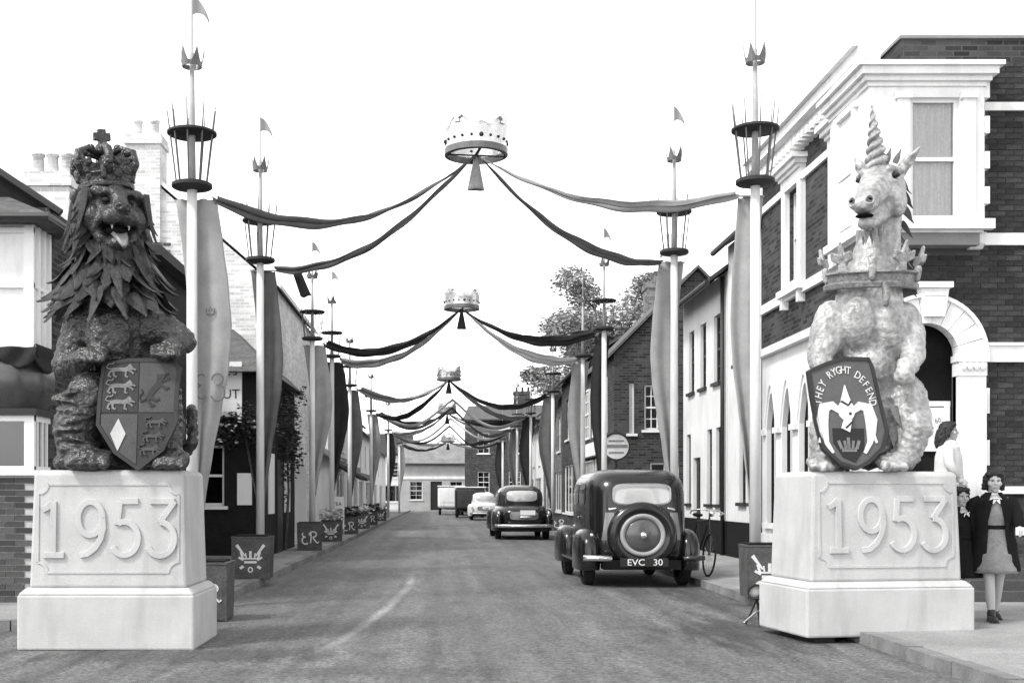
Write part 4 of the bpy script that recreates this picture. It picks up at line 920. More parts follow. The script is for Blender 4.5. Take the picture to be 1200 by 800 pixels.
# arched doorway
for k in range(11):
    a0, a1 = 180*k/11 + .35, 180*(k+1)/11 - .35
    v = MB().prism(arc(0,0,ri,ri,a0,a1,3) + arc(0,0,ro,ro,a1,a0,3), (ax, 0, zc), d0=-.1, d1=.09 + .004*(k % 2)); v.build('voussoir', WHITE, r1)
MB().stroke(arc(0,0,ro,ro,0,180,26), .05, (ax,0,zc), d0=0, d1=.13).build('arch_mould', WHITE, r1)
k_ = MB().prism([(-.13,-.02),(.13,-.02),(.19,.36),(-.19,.36)], (ax+.08, 0, zc+ri+.1), d0=0, d1=.17); k_.box(ax-.15, ax+.31, -.21, 0, zc+ri+.462, zc+ri+.54); k_.box(ax-.07, ax+.23, -.18, -.16, zc+ri+.36, zc+ri+.40); k_.build('keystone', WHITE, r1)
for sx in (-1, 1):
    x0, x1 = sorted((ax + sx*ri, ax + sx*(ri+.36))); c = MB(); c.box(x0, x1, -.10, .1, .72, zc-.28); pr_ = c.build('door_pier', WHITE, r1)
    c = MB(); c.box(x0-.03, x1+.03, -.14, .1, zc-.09, zc-.004); c.box(x0-.01, x1+.01, -.12, .1, zc-.28, zc-.09)
    for q in range(4): c.ball((x0+.05+q*.087, -.13, zc-.16), (.04,.04,.06), seg=8, rings=6)
    c.build('capital', WHITE, pr_); MB().box(x0-.04, x1+.04, -.15, .1, .72, 1.05).build('pier_base', WHITE, pr_); MB().box(x0+.24*(sx > 0), x1-.24*(sx < 0), -.12, -.1, 1.1, zc-.45).build('pier_panel', WHITE, pr_)
for k in range(7):
    z = .75+k*.35; MB().box(ax+ri+.36, ax+ri+.36+(.06 if k % 2 else .015), -.08, 0, z+.004, z+.346).build('quoin', WHITE, r1)
dr = door(r1, ax-ri+.03, ax+ri-.03, .72, 2.0, TIMBER); dr.location.y = .1
MB().box(ax-ri, ax+ri, .18, .24, 2.62, 2.69).build('transom', WHITEP, r1)
pn = MB().prism(arc(0,0,ri+.05,ri+.05,0,180,16) + [(-ri-.05,-1.3),(ri+.05,-1.3)], (ax, .24, zc), d0=0, d1=.02).build('fanlight', ROOM, r1)
MB().box(ax-ri, ax+ri-.09, .14, .17, 2.0, 2.6).build('notice_board', PAPER, r1); MB().box(ax+ri-.09, ax+ri-.03, .12, .18, 2.0, 2.62).build('door_post', WHITEP, r1)
e = MB(); e.stroke(arc(-.02,.0,.04,.045,0,360,12), .016, (ax-.02,.139,2.33), d0=0, d1=.003); e.stroke([(.04,-.04),(.04,.05),(.08,.02),(.12,.06),(.12,-.02)], .016, (ax+.02,.139,2.36), d0=0, d1=.0035); e.build('notice_lettering', INK, r1)
tm = text_mesh('60', .09, .002, MIDPAINT); place(tm, 'notice_lettering', r1, M=Matrix.Translation((ax+.24,.137,2.42)) @ Matrix.Rotation(R(-15), 4, 'Y') @ Matrix.Rotation(R(90), 4, 'X'))
for k in range(5):
    MB().box(ax-ro-.1+.02*k, ax+ro+.1-.02*k, -1.75+.22*k, -.001 if k < 4 else .3, .11 + .122*k + .0005, .11+.122*(k+1)).build('door_step', MORTAR, r1)

# ------------------------------------------------------------------ right: rendered terrace
def rhouse(label, D0, D1_, X, h, mat, ops, **kw):      # fronts the street from the right; ops given as (depth0, depth1, z0, z1, kind)
    oo = [(D1_-b_, D1_-a_, c, d) + tuple(k) for a_, b_, c, d, *k in ops]
    return house(label, (X, D1_, 0), R(-90), D1_-D0, kw.pop('dep', 6), h, mat, oo, **kw)
BB = [(.1, .85, TARRED, .03)]
rhouse('white rendered house with black plinth next to the brick corner building', 22.25, 25.5, 6.1, 6.7, RENDER, [(23.2,23.75,4.1,5.7),(24.3,24.85,4.1,5.7),(23.1,23.6,1.25,3.0),(24.0,24.5,1.25,3.0)], roof=SLATE, rise=1.9, band=BB, wm=DKPAINT, chims=[(1.2,2.6,7.6,9.4,.9,.6,BR_PALE,2)], pipes=(3.1,))
rhouse('white rendered house with steep dark eaves, second in the right terrace', 25.55, 30.2, 6.1, 6.2, RENDER, [(26.2,26.8,3.9,5.4),(27.6,28.2,3.9,5.4),(28.9,29.5,3.9,5.4),(26.1,26.6,1.2,2.9),(27.0,27.5,1.2,2.9),(28.2,29.0,.12,2.3,'door'),(29.3,29.8,1.2,2.9)], roof=SLATE, rise=2.2, ov=.4, band=BB, wm=DKPAINT, chims=[(4.0,2.6,7.4,8.6,.8,.6,WHITE,2)], pipes=(4.5,))
# ------------------------------------------------------------------ right: brick house standing forward
t = house('dark brick gabled house standing forward beyond the white terrace', (4.75, 33, 0), 0, 4.6, 7, 5.3, BR_DARK, [(.84,1.24,3.2,4.45),(.42,.56,3.1,4.5),(1.0,1.8,.9,2.3)], roof=TILE, gable='front', rise=2.3, ov=.15, bars=(1,3), chims=[(2.0,3.2,7,9.0,.7,.7,WHITE,2)])
sf = bpy.data.objects.new('street_front', None); COL.objects.link(sf); sf.parent = t; sf.matrix_local = Matrix.Translation((-.002, 7, 0)) @ Matrix.Rotation(R(-90), 4, 'Z')
for x in (.7, 2.6, 4.6): window(sf, x, x+1.1, 3.2, 4.8, y=-.06, sill=False, bars=(1,3))
for x in (.6, 3.4): window(sf, x, x+2.2, .8, 2.5, kind='shop', y=-.06, sill=False, bars=(3,0))
MB().box(.2, 6.6, -.2, 0, 2.6, 3.0).build('shop_fascia', WHITEP, sf)
# round bracket sign in front of it
t = thing('round_sign', 'round pale bracket sign with a dark bar in front of the forward brick house', 'sign', (4.72, 31.6, 0))
c = at(722, 523, 31.6); c = c - V((4.72, 31.6, 0))
MB().lathe([(.02,-.03),(.34,-.03),(.36,-.01),(.36,.01),(.34,.03),(.02,.03)], c, 28, 'y').build('sign_disc', RENDER, t, smooth=True, angle=40)
MB().lathe([(.33,-.045),(.38,-.045),(.38,.045),(.33,.045),(.33,-.045)], c, 28, 'y', cap=False).build('sign_rim', DKPAINT, t)
e = MB(); e.box(c.x-.3, c.x+.3, -.04, -.03, c.z-.03, c.z+.05)
for k in (-.16,.15): e.box(c.x-.2, c.x+.2, -.038, -.03, c.z+k-.02, c.z+k+.02)
e.build('sign_bar', MIDPAINT, t)
MB().tube([(c.x,.0,c.z-.36),(c.x,.0,PH)], .04, 8).build('sign_post', DKPAINT, t); 
# farther along the right
rhouse('tall dark brick shop with pale windows beyond the forward house', 40.3, 50, 5.0, 6.0, BR_DARK, [(41.5,42.6,3.6,5.2),(44,45.1,3.6,5.2),(47,48.1,3.6,5.2),(41,44,.7,2.6,'shop'),(45.5,49,.7,2.6,'shop')], roof=TILE, rise=2.2, chims=[(6,2.4,7.2,9.1,1.0,.7,BR_MID,3)], dep=7)
rhouse('plain brick house beyond the dark brick shop', 50.1, 60, 5.1, 5.5, BR_MID, [(51.5,52.6,3.3,4.8),(54,55.1,3.3,4.8),(57,58.1,3.3,4.8),(51,54,.7,2.4,'shop'),(55.5,59,.7,2.4,'shop')], roof=SLATE, rise=2, chims=[(2,2.6,6.8,8.4,.9,.7,BR_DARK,3)])
rhouse('pale low shop far along the right', 60.1, 72, 5.1, 5.0, RENDER, [(62,63.1,3.0,4.3),(66,67.1,3.0,4.3),(69,70.1,3.0,4.3),(61.5,65,.7,2.3,'shop'),(66.5,70.5,.7,2.3,'shop')], roof=TILE, rise=1.9)
house('tall dark brick block closing the right of the street', (1.75, 92, 0), R(-8), 9, 7, 7.2, BR_DARK, [(1.0,1.9,4.6,6.2),(3.4,4.3,4.6,6.2),(5.8,6.7,4.6,6.2),(1.0,1.9,1.6,3.2),(3.4,4.3,1.6,3.2)], roof=TILE, rise=1.2, chims=[(3.5,3,7.8,9.6,1.4,.8,BR_DARK,3)], name='brick_building', cat='building')
house('low hip-roofed building facing down the end of the street', (-3.6, 104, 0), R(3), 6.2, 6, 4.2, grey('hazed_render', .38, .9, .2, 1, .1, 20, .1), [(.8,1.9,1.0,2.6),(2.6,3.6,.1,2.6,'door'),(4.3,5.4,1.0,2.6)], roof=grey('hazed_tile', .2, .9, .3, 1, .2, 10, .2), rise=1.7, name='end_building', cat='building', band=[(2.8,3.05,WHITE,.06)])  # distance haze put into the colour: wall and roof toned paler
house('pale building behind the far end of the street', (-9.5, 108, 0), R(6), 7, 6, 5.2, RENDER, [(1,2,3,4.4),(3,4,3,4.4),(5,6,3,4.4),(1,3,.8,2.3,'shop'),(4,6,.8,2.3,'shop')], roof=SLATE, rise=1.8, name='end_building', cat='building')

# ------------------------------------------------------------------ left: oriel house with shop front
D2 = 14.35
l1 = thing('bay_fronted_shop', 'white upper bay over a dark curved shop front at the left edge', 'building', (-4.9, D2, 0))
w = 4.0
mb = MB(); mb.box(-w, -.02, .62, 5, 0, 5.0); mb.build('wall', BR_DARK, l1)
mb = MB(); mb.box(-w, 0, .0, .62, .1, 1.66); mb.build('brick_base', MORTARL, l1)
bricks(l1, -1.35, .0, .115, 1.62, lambda x, z: x < -.09, BRKQ, -.002, 300)
MB().box(.001, .012, .02, .6, .12, 1.64).build('brick_return', BR_DARK, l1)
MB().box(-w, .06, -.06, .66, 1.64, 1.70).build('shop_sill', WHITEP, l1)
fr = MB(); z0, z1 = 1.70, 2.36
for x in (-.06, -1.3, -2.5): fr.box(x-.06, x+.06, .0, .07, z0, z1)
fr.box(-w, .0, .001, .069, z0, z0+.05); fr.box(-w, .0, .001, .069, z1-.07, z1)
for y in (.12, .3, .46): fr.box(-.06, .0, y, y+.045, z0, z1)
fr.box(-.055, -.001, .07, .6, z0, z0+.05); fr.box(-.055, -.001, .07, .6, z1-.07, z1); f_ = fr.build('shop_window', WHITEP, l1)
MB().box(-w, -.1, .03, .036, z0, z1).build('pane', GLASS, f_); MB().box(-.03, -.024, .08, .6, z0, z1).build('pane', GLASS, f_); MB().box(-w, -.2, .5, .55, z0, z1+.1).build('room_backing', ROOM, f_); MB().box(-.75,-.55,.3,.34,z0,z1).build('drape', MIDPAINT, f_)
MB().box(-w, .04, -.05, .64, 2.36, 2.44).build('shop_head', DKPAINT, l1)
# curved dark fascia
def ff_(u, v):
    z = 2.44 + v*.56; bul = .10*math.sin(v*math.pi*.8)
    s = u*(w + .9)
    if s < w - .35: return V((-w + s, -.02 - bul, z))
    q = (s - (w-.35))/1.25; a = min(1, q)*math.pi/2
    return V((-.35 + (.35+bul)*math.sin(a), -.02-bul + (.35+bul)*(1-math.cos(a)) + max(0, q-.75)*.6, z))
MB().grid(ff_, 60, 8).build('curved_fascia', grey('fascia_paint', .05, .28, .3, 2, .1, 60, .02, spec=.6), l1, smooth=True)
# draped dark cloth on top of the fascia
def dr_(u, v):
    x = -w + u*(w+.1); k = (u*8) % 1; sag = .12*math.sin(k*math.pi)
    return V((x, -.10 - .02*math.sin(v*3+u*50)*.6 - .015*math.sin(u*90+v*4), 3.17 - v*(.12 + sag*1.1) + .004*math.sin(u*70)))
MB().grid(dr_, 160, 8).build('draped_cloth', CLOTHS[1], l1, smooth=True, solid=.012)
MB().grid(lambda u, v: V((.07+.01*math.sin(v*9), -.16+u*.75+.02*math.sin(v*8), 3.2-v*(.22+.1*math.sin(u*3.1))+.0*u)), 20, 8).build('draped_cloth', CLOTHS[1], l1, smooth=True, solid=.012)
# white upper bay
ub = MB(); ub.box(-w, -.02, .03, .66, 3.1, 4.66); ub.build('upper_bay', WHITE, l1)
fr = MB()
for x in (-.06, -1.1, -2.2, -3.3): fr.box(x-.06, x+.06, -.02, .029, 3.15, 4.64)
for z in (3.18, 3.92, 4.58): fr.box(-w, 0, -.012, .028, z-.03, z+.03)
for y in (.12, .32, .52): fr.box(-.019, .02, y, y+.06, 3.15, 4.64)
fr.box(-.018, .015, .03, .64, 3.89, 3.93); fr.build('bay_frame', WHITEP, l1)
ro_ = MB(); o_ = .22
ro_.add([(-w-.2,-o_,4.66),(o_,-o_,4.66),(o_,.85,4.66),(-w-.2,.85,4.66),(-w-.2,-o_,4.74),(o_,-o_,4.74),(o_,.85,4.74),(-w-.2,.85,4.74),(-w-.2,.7,5.15),(-.55,.7,5.15)], [(0,3,2,1),(0,1,5,4),(1,2,6,5),(4,5,9,8),(5,6,9),(6,7,8,9),(0,4,8,7,3),(2,3,7,6)])
ro_.build('bay_roof', TILE, l1); MB().tube([(-w-.2,-.26,4.68),(.26,-.26,4.68),(.26,.85,4.68)], .055, 8).build('gutter', DKPAINT, l1)
# timber gable just behind
tg_ = MB(); tg_.prism([(-w,5.0),(-.0,5.0),(-.9,5.6),(-2.2,6.5),(-w,6.5)], (0,.75,0), d0=-.2, d1=0); tg_.build('rear_gable', TIMBER, l1)
MB().tube([(.1,.7,4.95),(-.5,.68,5.35),(-1.4,.66,5.95)], .05, 6).build('bargeboard', DKPAINT, l1)
# half-timbered strip visible between the bay and the lion
l2 = thing('timbered_building', 'dark half-timbered building squeezed between the white bay and the lion', 'building', (-5.6, 17.6, 0))
MB().box(-3, 1.3, 0, 3, 0, 4.9).build('wall', TIMBER, l2)
for z in (3.0, 3.75, 4.2, 4.6): MB().box(.0, 1.32, -.03, 0, z, z+.1).build('beam', WHITEP, l2)
MB().prism([(.5,4.2),(.62,4.2),(.86,4.6),(.74,4.6)], d0=0, d1=.028).build('beam', WHITEP, l2)
MB().box(-3.2, 1.5, -.2, 3, 4.9, 5.05).build('roof', SLATE, l2)
# white house with the broad brick stack behind
l2b = house('pale brick house with a wide chimney stack rising behind the bay', (-10.6, 20.5, 0), 0, 4.8, 5, 5.3, BR_PALE, [], roof=None, name='pale_house')
chimney(l2b, 3.45, .0, 5.25, 6.95, .75, .6, BR_PALE, 3)
# white gable
g = thing('gabled_house', 'bleached white gable wall with tall chimney behind the public house', 'house', (-9.6, 27.5, 0))
GW = 5.75
MB().prism([(0,0),(GW,0),(GW,6.2),(2.8,8.75),(0,6.4)], d0=-8, d1=0).build('wall', BR_PALE, g)
rf = MB()
for a_, b_ in (((2.8,8.82),(GW+.15,6.15)), ((-.15,6.3),(2.8,8.82))): rf.prism([a_, b_, (b_[0],b_[1]+.1), (a_[0],a_[1]+.1)], d0=-8, d1=.06)
rf.build('roof', RENDER, g)
chimney(g, 2.35, -.1, 7.2, 9.7, .78, .7, BR_PALE, 2)
st = MB()
for k in range(5): st.box(2.9, 3.35, -.04, 0, 6.5+k*.16, 6.56+k*.16)
st.build('patched_brickwork', BR_MID, g)
# public house
pb = thing('public_house', 'dark public house with white name board and climbing plant on the left', 'building', (-8.2, 24.4, 0))
PW, PD, PHT = 4.5, 5.6, 3.95
wn_ = (2.55, 3.75, 1.18, 2.42)
mb = MB(); wall_front(mb, PW, PHT, [wn_]); mb.add([(PW,0,0),(PW,PD,0),(PW,PD,PHT),(PW,0,PHT)], [(0,1,2,3)]); mb.add([(0,0,PHT),(PW,0,PHT),(PW,PD,PHT),(0,PD,PHT)], [(0,1,2,3)]); mb.build('wall', TIMBER, pb)
wv = window(pb, *wn_, bars=(1,1)); MB().box(wn_[0]-.1, wn_[0]+.85, -.05, -.03, 1.95, 2.45).build('window_notice', PAPER, pb)
rf = MB(); rf.add([(-.2,-.3,PHT-.05),(PW+.25,-.3,PHT-.05),(PW+.25,PD,PHT-.05),(-.2,PD,PHT-.05),(-.2,1.9,PHT+1.1),(PW-.9,1.9,PHT+1.1),(PW-.9,PD,PHT+1.1),(-.2,PD,PHT+1.1)], [(0,3,2,1),(0,1,5,4),(1,2,6,5),(4,5,6,7),(0,4,7,3),(2,3,7,6)]); rf.build('roof', TILE, pb)
sg = MB().box(2.85, 4.12, -.07, -.02, 3.0, 4.12).build('name_board', PAPER, pb)
for tx, sz, x, z in (("L's", .26, 3.9, 3.92), ('AL', .13, 3.75, 3.68), ('STOUT', .27, 3.65, 3.45), ('THE', .2, 3.1, 3.15)):
    place(text_mesh(tx, sz, .002, DKPAINT), 'board_lettering', sg, M=Matrix.Translation((x, -.074, z)) @ Matrix.Rotation(R(90), 4, 'X'))
MB().box(4.02, 4.32, -.03, -.002, 1.2, 1.85).build('wall_poster', PAPER, pb)
for y0, y1, z0, z1 in ((1.0,1.8,1.0,2.3),(3.6,4.5,1.0,2.3)): MB().box(PW, PW+.03, y0, y1, z0, z1).build('side_window', WHITEP, pb); 
d_ = MB().box(PW, PW+.04, 2.2, 3.1, .1, 2.2).build('side_door', DKPAINT, pb)
MB().box(2.5, 4.3, -.42, -.02, .11, .17).build('door_step', PAVE, pb)

# ------------------------------------------------------------------ left row farther on
def lhouse(label, D0, D1_, X, h, mat, ops, **kw):
    oo = [(a_-D0, b_-D0, c, d) + tuple(k) for a_, b_, c, d, *k in ops]
    return house(label, (X, D0, 0), R(90), D1_-D0, kw.pop('dep', 6), h, mat, oo, **kw)
lhouse('white rendered house beyond the public house', 31, 36.5, -4.6, 6.3, RENDER, [(32,33,3.6,5.1),(34.2,35.2,3.6,5.1),(31.6,33.4,.8,2.5,'shop'),(34.3,35.2,.12,2.2,'door')], roof=SLATE, rise=2.0, wm=DKPAINT, chims=[(4.4,2.5,7.6,9.1,.7,.6,BR_PALE,2)])
house('low white gabled cottage beyond the rendered house', (-8.4, 38.2, 0), 0, 4.5, 6, 2.7, WHITE, [(2.6,3.2,.9,2.0),(3.5,4.2,.12,2.1,'door')], roof=TILE, gable='front', rise=1.6, ov=.3, name='cottage')
lhouse('pale shop with dark awning farther along the left', 45, 53, -4.3, 5.6, RENDER, [(46,47,3.3,4.8),(49,50,3.3,4.8),(51.3,52.3,3.3,4.8),(46,49,.7,2.4,'shop'),(49.6,52.4,.7,2.4,'shop')], roof=SLATE, rise=1.8, band=[(2.6,3.0,DKPAINT,.08),(.1,.66,DKPAINT,.03)], chims=[(3,2.5,6.6,8.2,.9,.6,BR_PALE,3)])
aw = MB().prism([(0,2.75),(0,2.62),(1.1,2.0),(1.1,2.1)], (-4.28, 46, 0), (1,0,0), (0,0,1), (0,1,0), 0, 5.0).build('shop_awning', CLOTHS[1]); tag(aw, 'dark sloping awning over the pale shop on the left', 'awning')
lhouse('white shop with small gable beyond the awning', 53.2, 62, -4.3, 5.0, WHITE, [(54.5,55.5,3.1,4.4),(57,58,3.1,4.4),(59.6,60.6,3.1,4.4),(54,57,.7,2.3,'shop'),(58,61,.7,2.3,'shop')], roof=TILE, rise=1.8, band=[(2.5,2.8,DKPAINT,.08),(.1,.66,DKPAINT,.03)])
lhouse('pale terrace far along the left', 62.2, 75, -4.4, 4.8, RENDER, [(64,65,3,4.2),(68,69,3,4.2),(72,73,3,4.2),(63,67,.7,2.2,'shop'),(69,73,.7,2.2,'shop')], roof=SLATE, rise=1.8, band=[(2.3,2.6,DKPAINT,.08),(.1,.66,DKPAINT,.03)], chims=[(6,2.5,5.8,7.3,.9,.6,BR_PALE,3)])
lhouse('farthest pale terrace on the left', 75.2, 93, -4.4, 4.4, WHITE, [(77,78,2.8,4),(82,83,2.8,4),(88,89,2.8,4),(77,81,.7,2.1,'shop'),(84,88,.7,2.1,'shop')], roof=TILE, rise=1.7)
# street boards on the left pavement
bd = thing('white_board', 'tall blank white board hanging beside the pavement past the public house', 'sign', at(350, 616, 30.4)); bd.location.z = PH
MB().prism([(-.24,.45),(.2,.38),(.2,1.95),(.08,2.15),(-.24,2.0)], d0=-.03, d1=.0).build('board', PAPER, bd); MB().box(-.28,-.24,-.03,.04,0,2.2).build('post', POLEG, bd)
ab = thing('pavement_sign', 'white pavement sign with dark lettering beside the cottage', 'sign', (-3.25, 37.0, PH))
MB().box(-.22, .22, 0, .05, .25, 1.25).build('panel', PAPER, ab); MB().box(-.22,-.18,.0,.05,0,.25).build('leg', POLEG, ab); MB().box(.18,.22,.0,.05,0,.25).build('leg', POLEG, ab)
for tx, z in (('TEA', 1.02), ('AND', .82), ('HEY', .6)): place(text_mesh(tx, .16, .002, INK), 'sign_lettering', ab, M=Matrix.Translation((0, -.003, z)) @ Matrix.Rotation(R(90), 4, 'X'))
def flatten(e, root):
    for ch in list(e.children):
        mbz = ch.matrix_basis.copy(); ch.parent = root; ch.matrix_basis = e.matrix_basis @ mbz
    bpy.data.objects.remove(e)
flatten(sideroot, r1); flatten(bw_, r1); flatten(sf, sf.parent)
# ------------------------------------------------------------------ cars
def spow(x, p): return math.copysign(abs(x)**p, x)
class Sell:
    def __init__(s, c, r, e1, e2, shear=0): s.c, s.r, s.e1, s.e2, s.sh = V(c), r, e1, e2, shear
    def mesh(s, mb, nu=48, nv=24, pmin=-90, pmax=90):
        def f(u, v):
            th = u*2*math.pi; ph = R(pmin + (pmax-pmin)*v); cp = spow(math.cos(ph), s.e1)
            p = V((s.r[0]*cp*spow(math.cos(th), s.e2), s.r[1]*cp*spow(math.sin(th), s.e2), s.r[2]*spow(math.sin(ph), s.e1))); p.y += s.sh*p.z; return s.c + p
        return mb.grid(f, nu, nv, wrap=True)
    def ys(s, x, z, sg=-1):
        zz = z - s.c.z; a = 1 - abs(zz/s.r[2])**(2/s.e1); a = max(0, a)**(s.e1/s.e2) - abs((x-s.c.x)/s.r[0])**(2/s.e2)
        return s.c.y + sg*s.r[1]*max(0, a)**(s.e2/2) + s.sh*zz
    def xs(s, y, z, sg=1):
        zz = z - s.c.z; a = 1 - abs(zz/s.r[2])**(2/s.e1); a = max(0, a)**(s.e1/s.e2) - abs((y-s.c.y-s.sh*zz)/s.r[1])**(2/s.e2)
        return s.c.x + sg*s.r[0]*max(0, a)**(s.e2/2)
    def rear_patch(s, x0, x1, z0, z1, off=.006, n=.45):
        cx, cz, a, b = (x0+x1)/2, (z0+z1)/2, (x1-x0)/2, (z1-z0)/2; mb = MB()
        def f(u, v):
            t = u*2*math.pi; x = cx + a*v*spow(math.cos(t), n); z = cz + b*v*spow(math.sin(t), n); return V((x, s.ys(x, z) - off, z))
        return mb.grid(f, 36, 5, wrap=True)
    def side_patch(s, y0, y1, z0, z1, sg, off=.006, n=.4):
        cy, cz, a, b = (y0+y1)/2, (z0+z1)/2, (y1-y0)/2, (z1-z0)/2; mb = MB()
        def f(u, v):
            t = u*2*math.pi; y = cy + a*v*spow(math.cos(t), n); z = cz + b*v*spow(math.sin(t), n); return V((s.xs(y, z, sg) + sg*off, y, z))
        return mb.grid(f, 36, 5, wrap=True)
def wheel(parent, x, y, r, w, sx):
    t = MB().lathe([(r*.62,-w/2),(r*.9,-w/2),(r*.98,-w*.36),(r,-w*.15),(r,w*.15),(r*.98,w*.36),(r*.9,w/2),(r*.62,w/2),(r*.62,-w/2)], (x, y, r), 28, 'x', cap=False).build('wheel', RUBBER, parent, smooth=True, angle=40)
    MB().lathe([(.03,sx*w*.42),(r*.2,sx*w*.42),(r*.3,sx*w*.3),(r*.55,sx*w*.22),(r*.63,sx*w*.4)], (x, y, r), 24, 'x', cap=False).build('rim', MIDPAINT, t, smooth=True)
    return t
SLOP = grey('spare_cover', .16, .3, .1, 3, .05, 60, 0, spec=.6, coat=.5)
def old_saloon(label, loc, rz, M_):
    t = thing('parked_car', label, 'car', loc, rz, 'cars along the street')
    t.scale = (1.06, 1, 1); cab = Sell((0,1.28,1.14), (.72,1.25,.67), .42, .42, -.0); cab.sh = .10
    b = MB(); cab.mesh(b); Sell((0,1.5,.66), (.70,1.46,.30), .3, .32).mesh(b); Sell((0,3.0,.82), (.40,1.0,.36), .35, .35).mesh(b)
    b.box(-.5,.5,.1,3.7,.34,.5); b.build('body', M_, t, smooth=True)
    for s in (-1, 1):
        for q_ in (Sell((s*.72,.62,.46), (.18,.56,.42), .7, .7), Sell((s*.70,3.1,.46), (.18,.58,.42), .7, .7)): q_.mesh(MB(), 28, 16, -20, 90).build('fender', M_, t, smooth=True)
        MB().box(s*.72-.12, s*.72+.12, 1.05, 2.7, .36, .40).build('running_board', M_, t)
        wheel(t, s*.70, .62, .34, .15, s); wheel(t, s*.68, 3.1, .34, .15, s)
        for y0, y1 in ((.75,1.35),(1.45,2.1)): cab.side_patch(y0, y1, 1.25, 1.58, s).build('side_window', CARGLASSD, t, smooth=True)
        MB().ball((s*.24 if s > 0 else s*.72, .02 if s < 0 else -.02, .80 if s < 0 else .98), .03, seg=10, rings=8).build('tail_lamp', CHROME, t, smooth=True)
        MB().cap((s*.73,1.38,1.05), .015, (s*.75,1.24,1.05), .012, 8).build('door_handle', CHROME, t)
    MB().tube([(-.86,-.10,.46),(-.66,-.13,.46),(-.46,-.13,.45)], .045, 8).build('bumper', CHROME, t, smooth=True); MB().tube([(.86,-.10,.46),(.7,-.13,.46),(.56,-.13,.45)], .04, 8).build('bumper', CARG, t, smooth=True)
    rw = cab.rear_patch(-.40, .40, 1.27, 1.56, .010).build('rear_window', CARGLASS, t, smooth=True)
    MB().stroke([(.41*spow(math.cos(k*math.pi/18), .45), 1.415 + .155*spow(math.sin(k*math.pi/18), .45)) for k in range(36)], .022, (0, cab.ys(0,1.42)-.0, 0), d0=.0, d1=.016, closed=True).build('window_rim', CHROME, rw)
    # spare wheel set into the tail
    sp = MB().lathe([(.02,.10),(.50,.10),(.50,.0),(.47,-.05),(.41,-.085),(.36,-.075),(.33,-.05),(.02,-.05)], (0, .02, .80), 44, 'y').build('spare_wheel', M_, t, smooth=True, angle=50)
    MB().lathe([(.255,-.06),(.285,-.09),(.315,-.085),(.325,-.05)], (0, .02, .80), 40, 'y', cap=False).build('spare_ring', grey('ring_paint', .3, .35), sp, smooth=True)
    MB().lathe([(.01,-.10),(.1,-.095),(.2,-.08),(.262,-.055),(.262,-.02)], (0, .02, .80), 40, 'y', cap=False).build('spare_cover', grey('wheel_disc', .07, .25, .1, 3, .05, 60, 0, spec=.6, coat=.5), sp, smooth=True)
    MB().ball((0,-.09,.80), (.05,.03,.05), seg=12, rings=8).build('hub_cap', CHROME, sp, smooth=True)
    for s in (-1, 1):   # pale panels either side of the spare
        e = MB().grid(lambda u, v: V((s*(.40+.17*u*(1-.3*v)), cab.ys(s*(.40+.17*u*(1-.3*v)), .72+v*.42) - .012, .72+v*.42)), 5, 8).build('tail_panel', SLOP, t, smooth=True)
    pl_ = MB().box(-.34, .34, -.16, -.13, .33, .46).build('number_plate', INK, t, bevel=.005)
    for tx, x_ in (('EVC', -.12), ('30', .19)): place(text_mesh(tx, .135, .003, PAPER, 1.05), 'plate_lettering', pl_, M=Matrix.Translation((x_, -.164, .395)) @ Matrix.Rotation(R(90), 4, 'X'))
    MB().box(-.55,.55,-.02,.3,.28,.42).build('tail_apron', TARRED, t)
    for s in (-1, 1):
        MB().cap((s*.38, cab.ys(s*.38,1.2)-.015, 1.2), .02, (s*.46, cab.ys(s*.46,1.19)-.015, 1.185), .02, 8).build('boot_hinge', CHROME, t)
        ln_ = [(s*(.60+.0*k), .62+.06*k) for k in range(10)]
        MB().tube([(x, cab.ys(x, z)-.004, z) for x, z in ln_], .006, 5).build('boot_seam', TARRED, t)
    return t
def round_saloon(label, loc, rz, M_, roofm, sc=1.0):
    t = thing('parked_car', label, 'car', loc, rz, 'cars along the street'); t.scale = (sc, sc, sc)
    cab = Sell((0,2.0,1.12), (.70,1.3,.52), .62, .6); low = Sell((0,2.15,.66), (.82,2.15,.40), .5, .5)
    b = MB(); low.mesh(b); b.build('body', M_, t, smooth=True)
    b = MB(); cab.mesh(b); b.build('cabin', roofm, t, smooth=True)
    for s in (-1, 1):
        for q_ in (Sell((s*.74,.85,.52), (.18,.75,.40), .7, .8), Sell((s*.74,3.4,.52), (.18,.72,.42), .7, .8)): q_.mesh(MB(), 28, 16, -30, 90).build('fender', M_, t, smooth=True)
        wheel(t, s*.72, .85, .33, .17, s); wheel(t, s*.72, 3.4, .33, .17, s)
        for y0, y1 in ((1.2,1.9),(2.0,2.7)): cab.side_patch(y0, y1, 1.15, 1.45, s).build('side_window', CARGLASSD, t, smooth=True)
        MB().ball((s*.74,.12,.78), (.05,.04,.07), seg=10, rings=8).build('tail_lamp', CHROME, t, smooth=True)
    cab.rear_patch(-.46, .46, 1.14, 1.46, .012).build('rear_window', CARGLASS, t, smooth=True)
    MB().tube([(-.84,.1,.42),(-.6,-.06,.42),(0,-.09,.42),(.6,-.06,.42),(.84,.1,.42)], .055, 8).build('bumper', CHROME, t, smooth=True)
    low.rear_patch(-.42, .42, .60, .84, .012).build('boot_panel', SLOP, t, smooth=True)
    MB().box(-.12,.32,-.07,-.04,.74,.88).build('number_plate', PAPER, t); MB().ball((.05,-.05,.68), (.2,.05,.04), seg=10, rings=8).build('boot_handle', CHROME, t, smooth=True)
    MB().box(-.7,.7,.1,4,.25,.42).build('underbody', TARRED, t)
    return t
old_saloon('black upright saloon with spare wheel on its tail and plate EVC 30', (3.02, 18.0, .0), R(1.5), CARB)
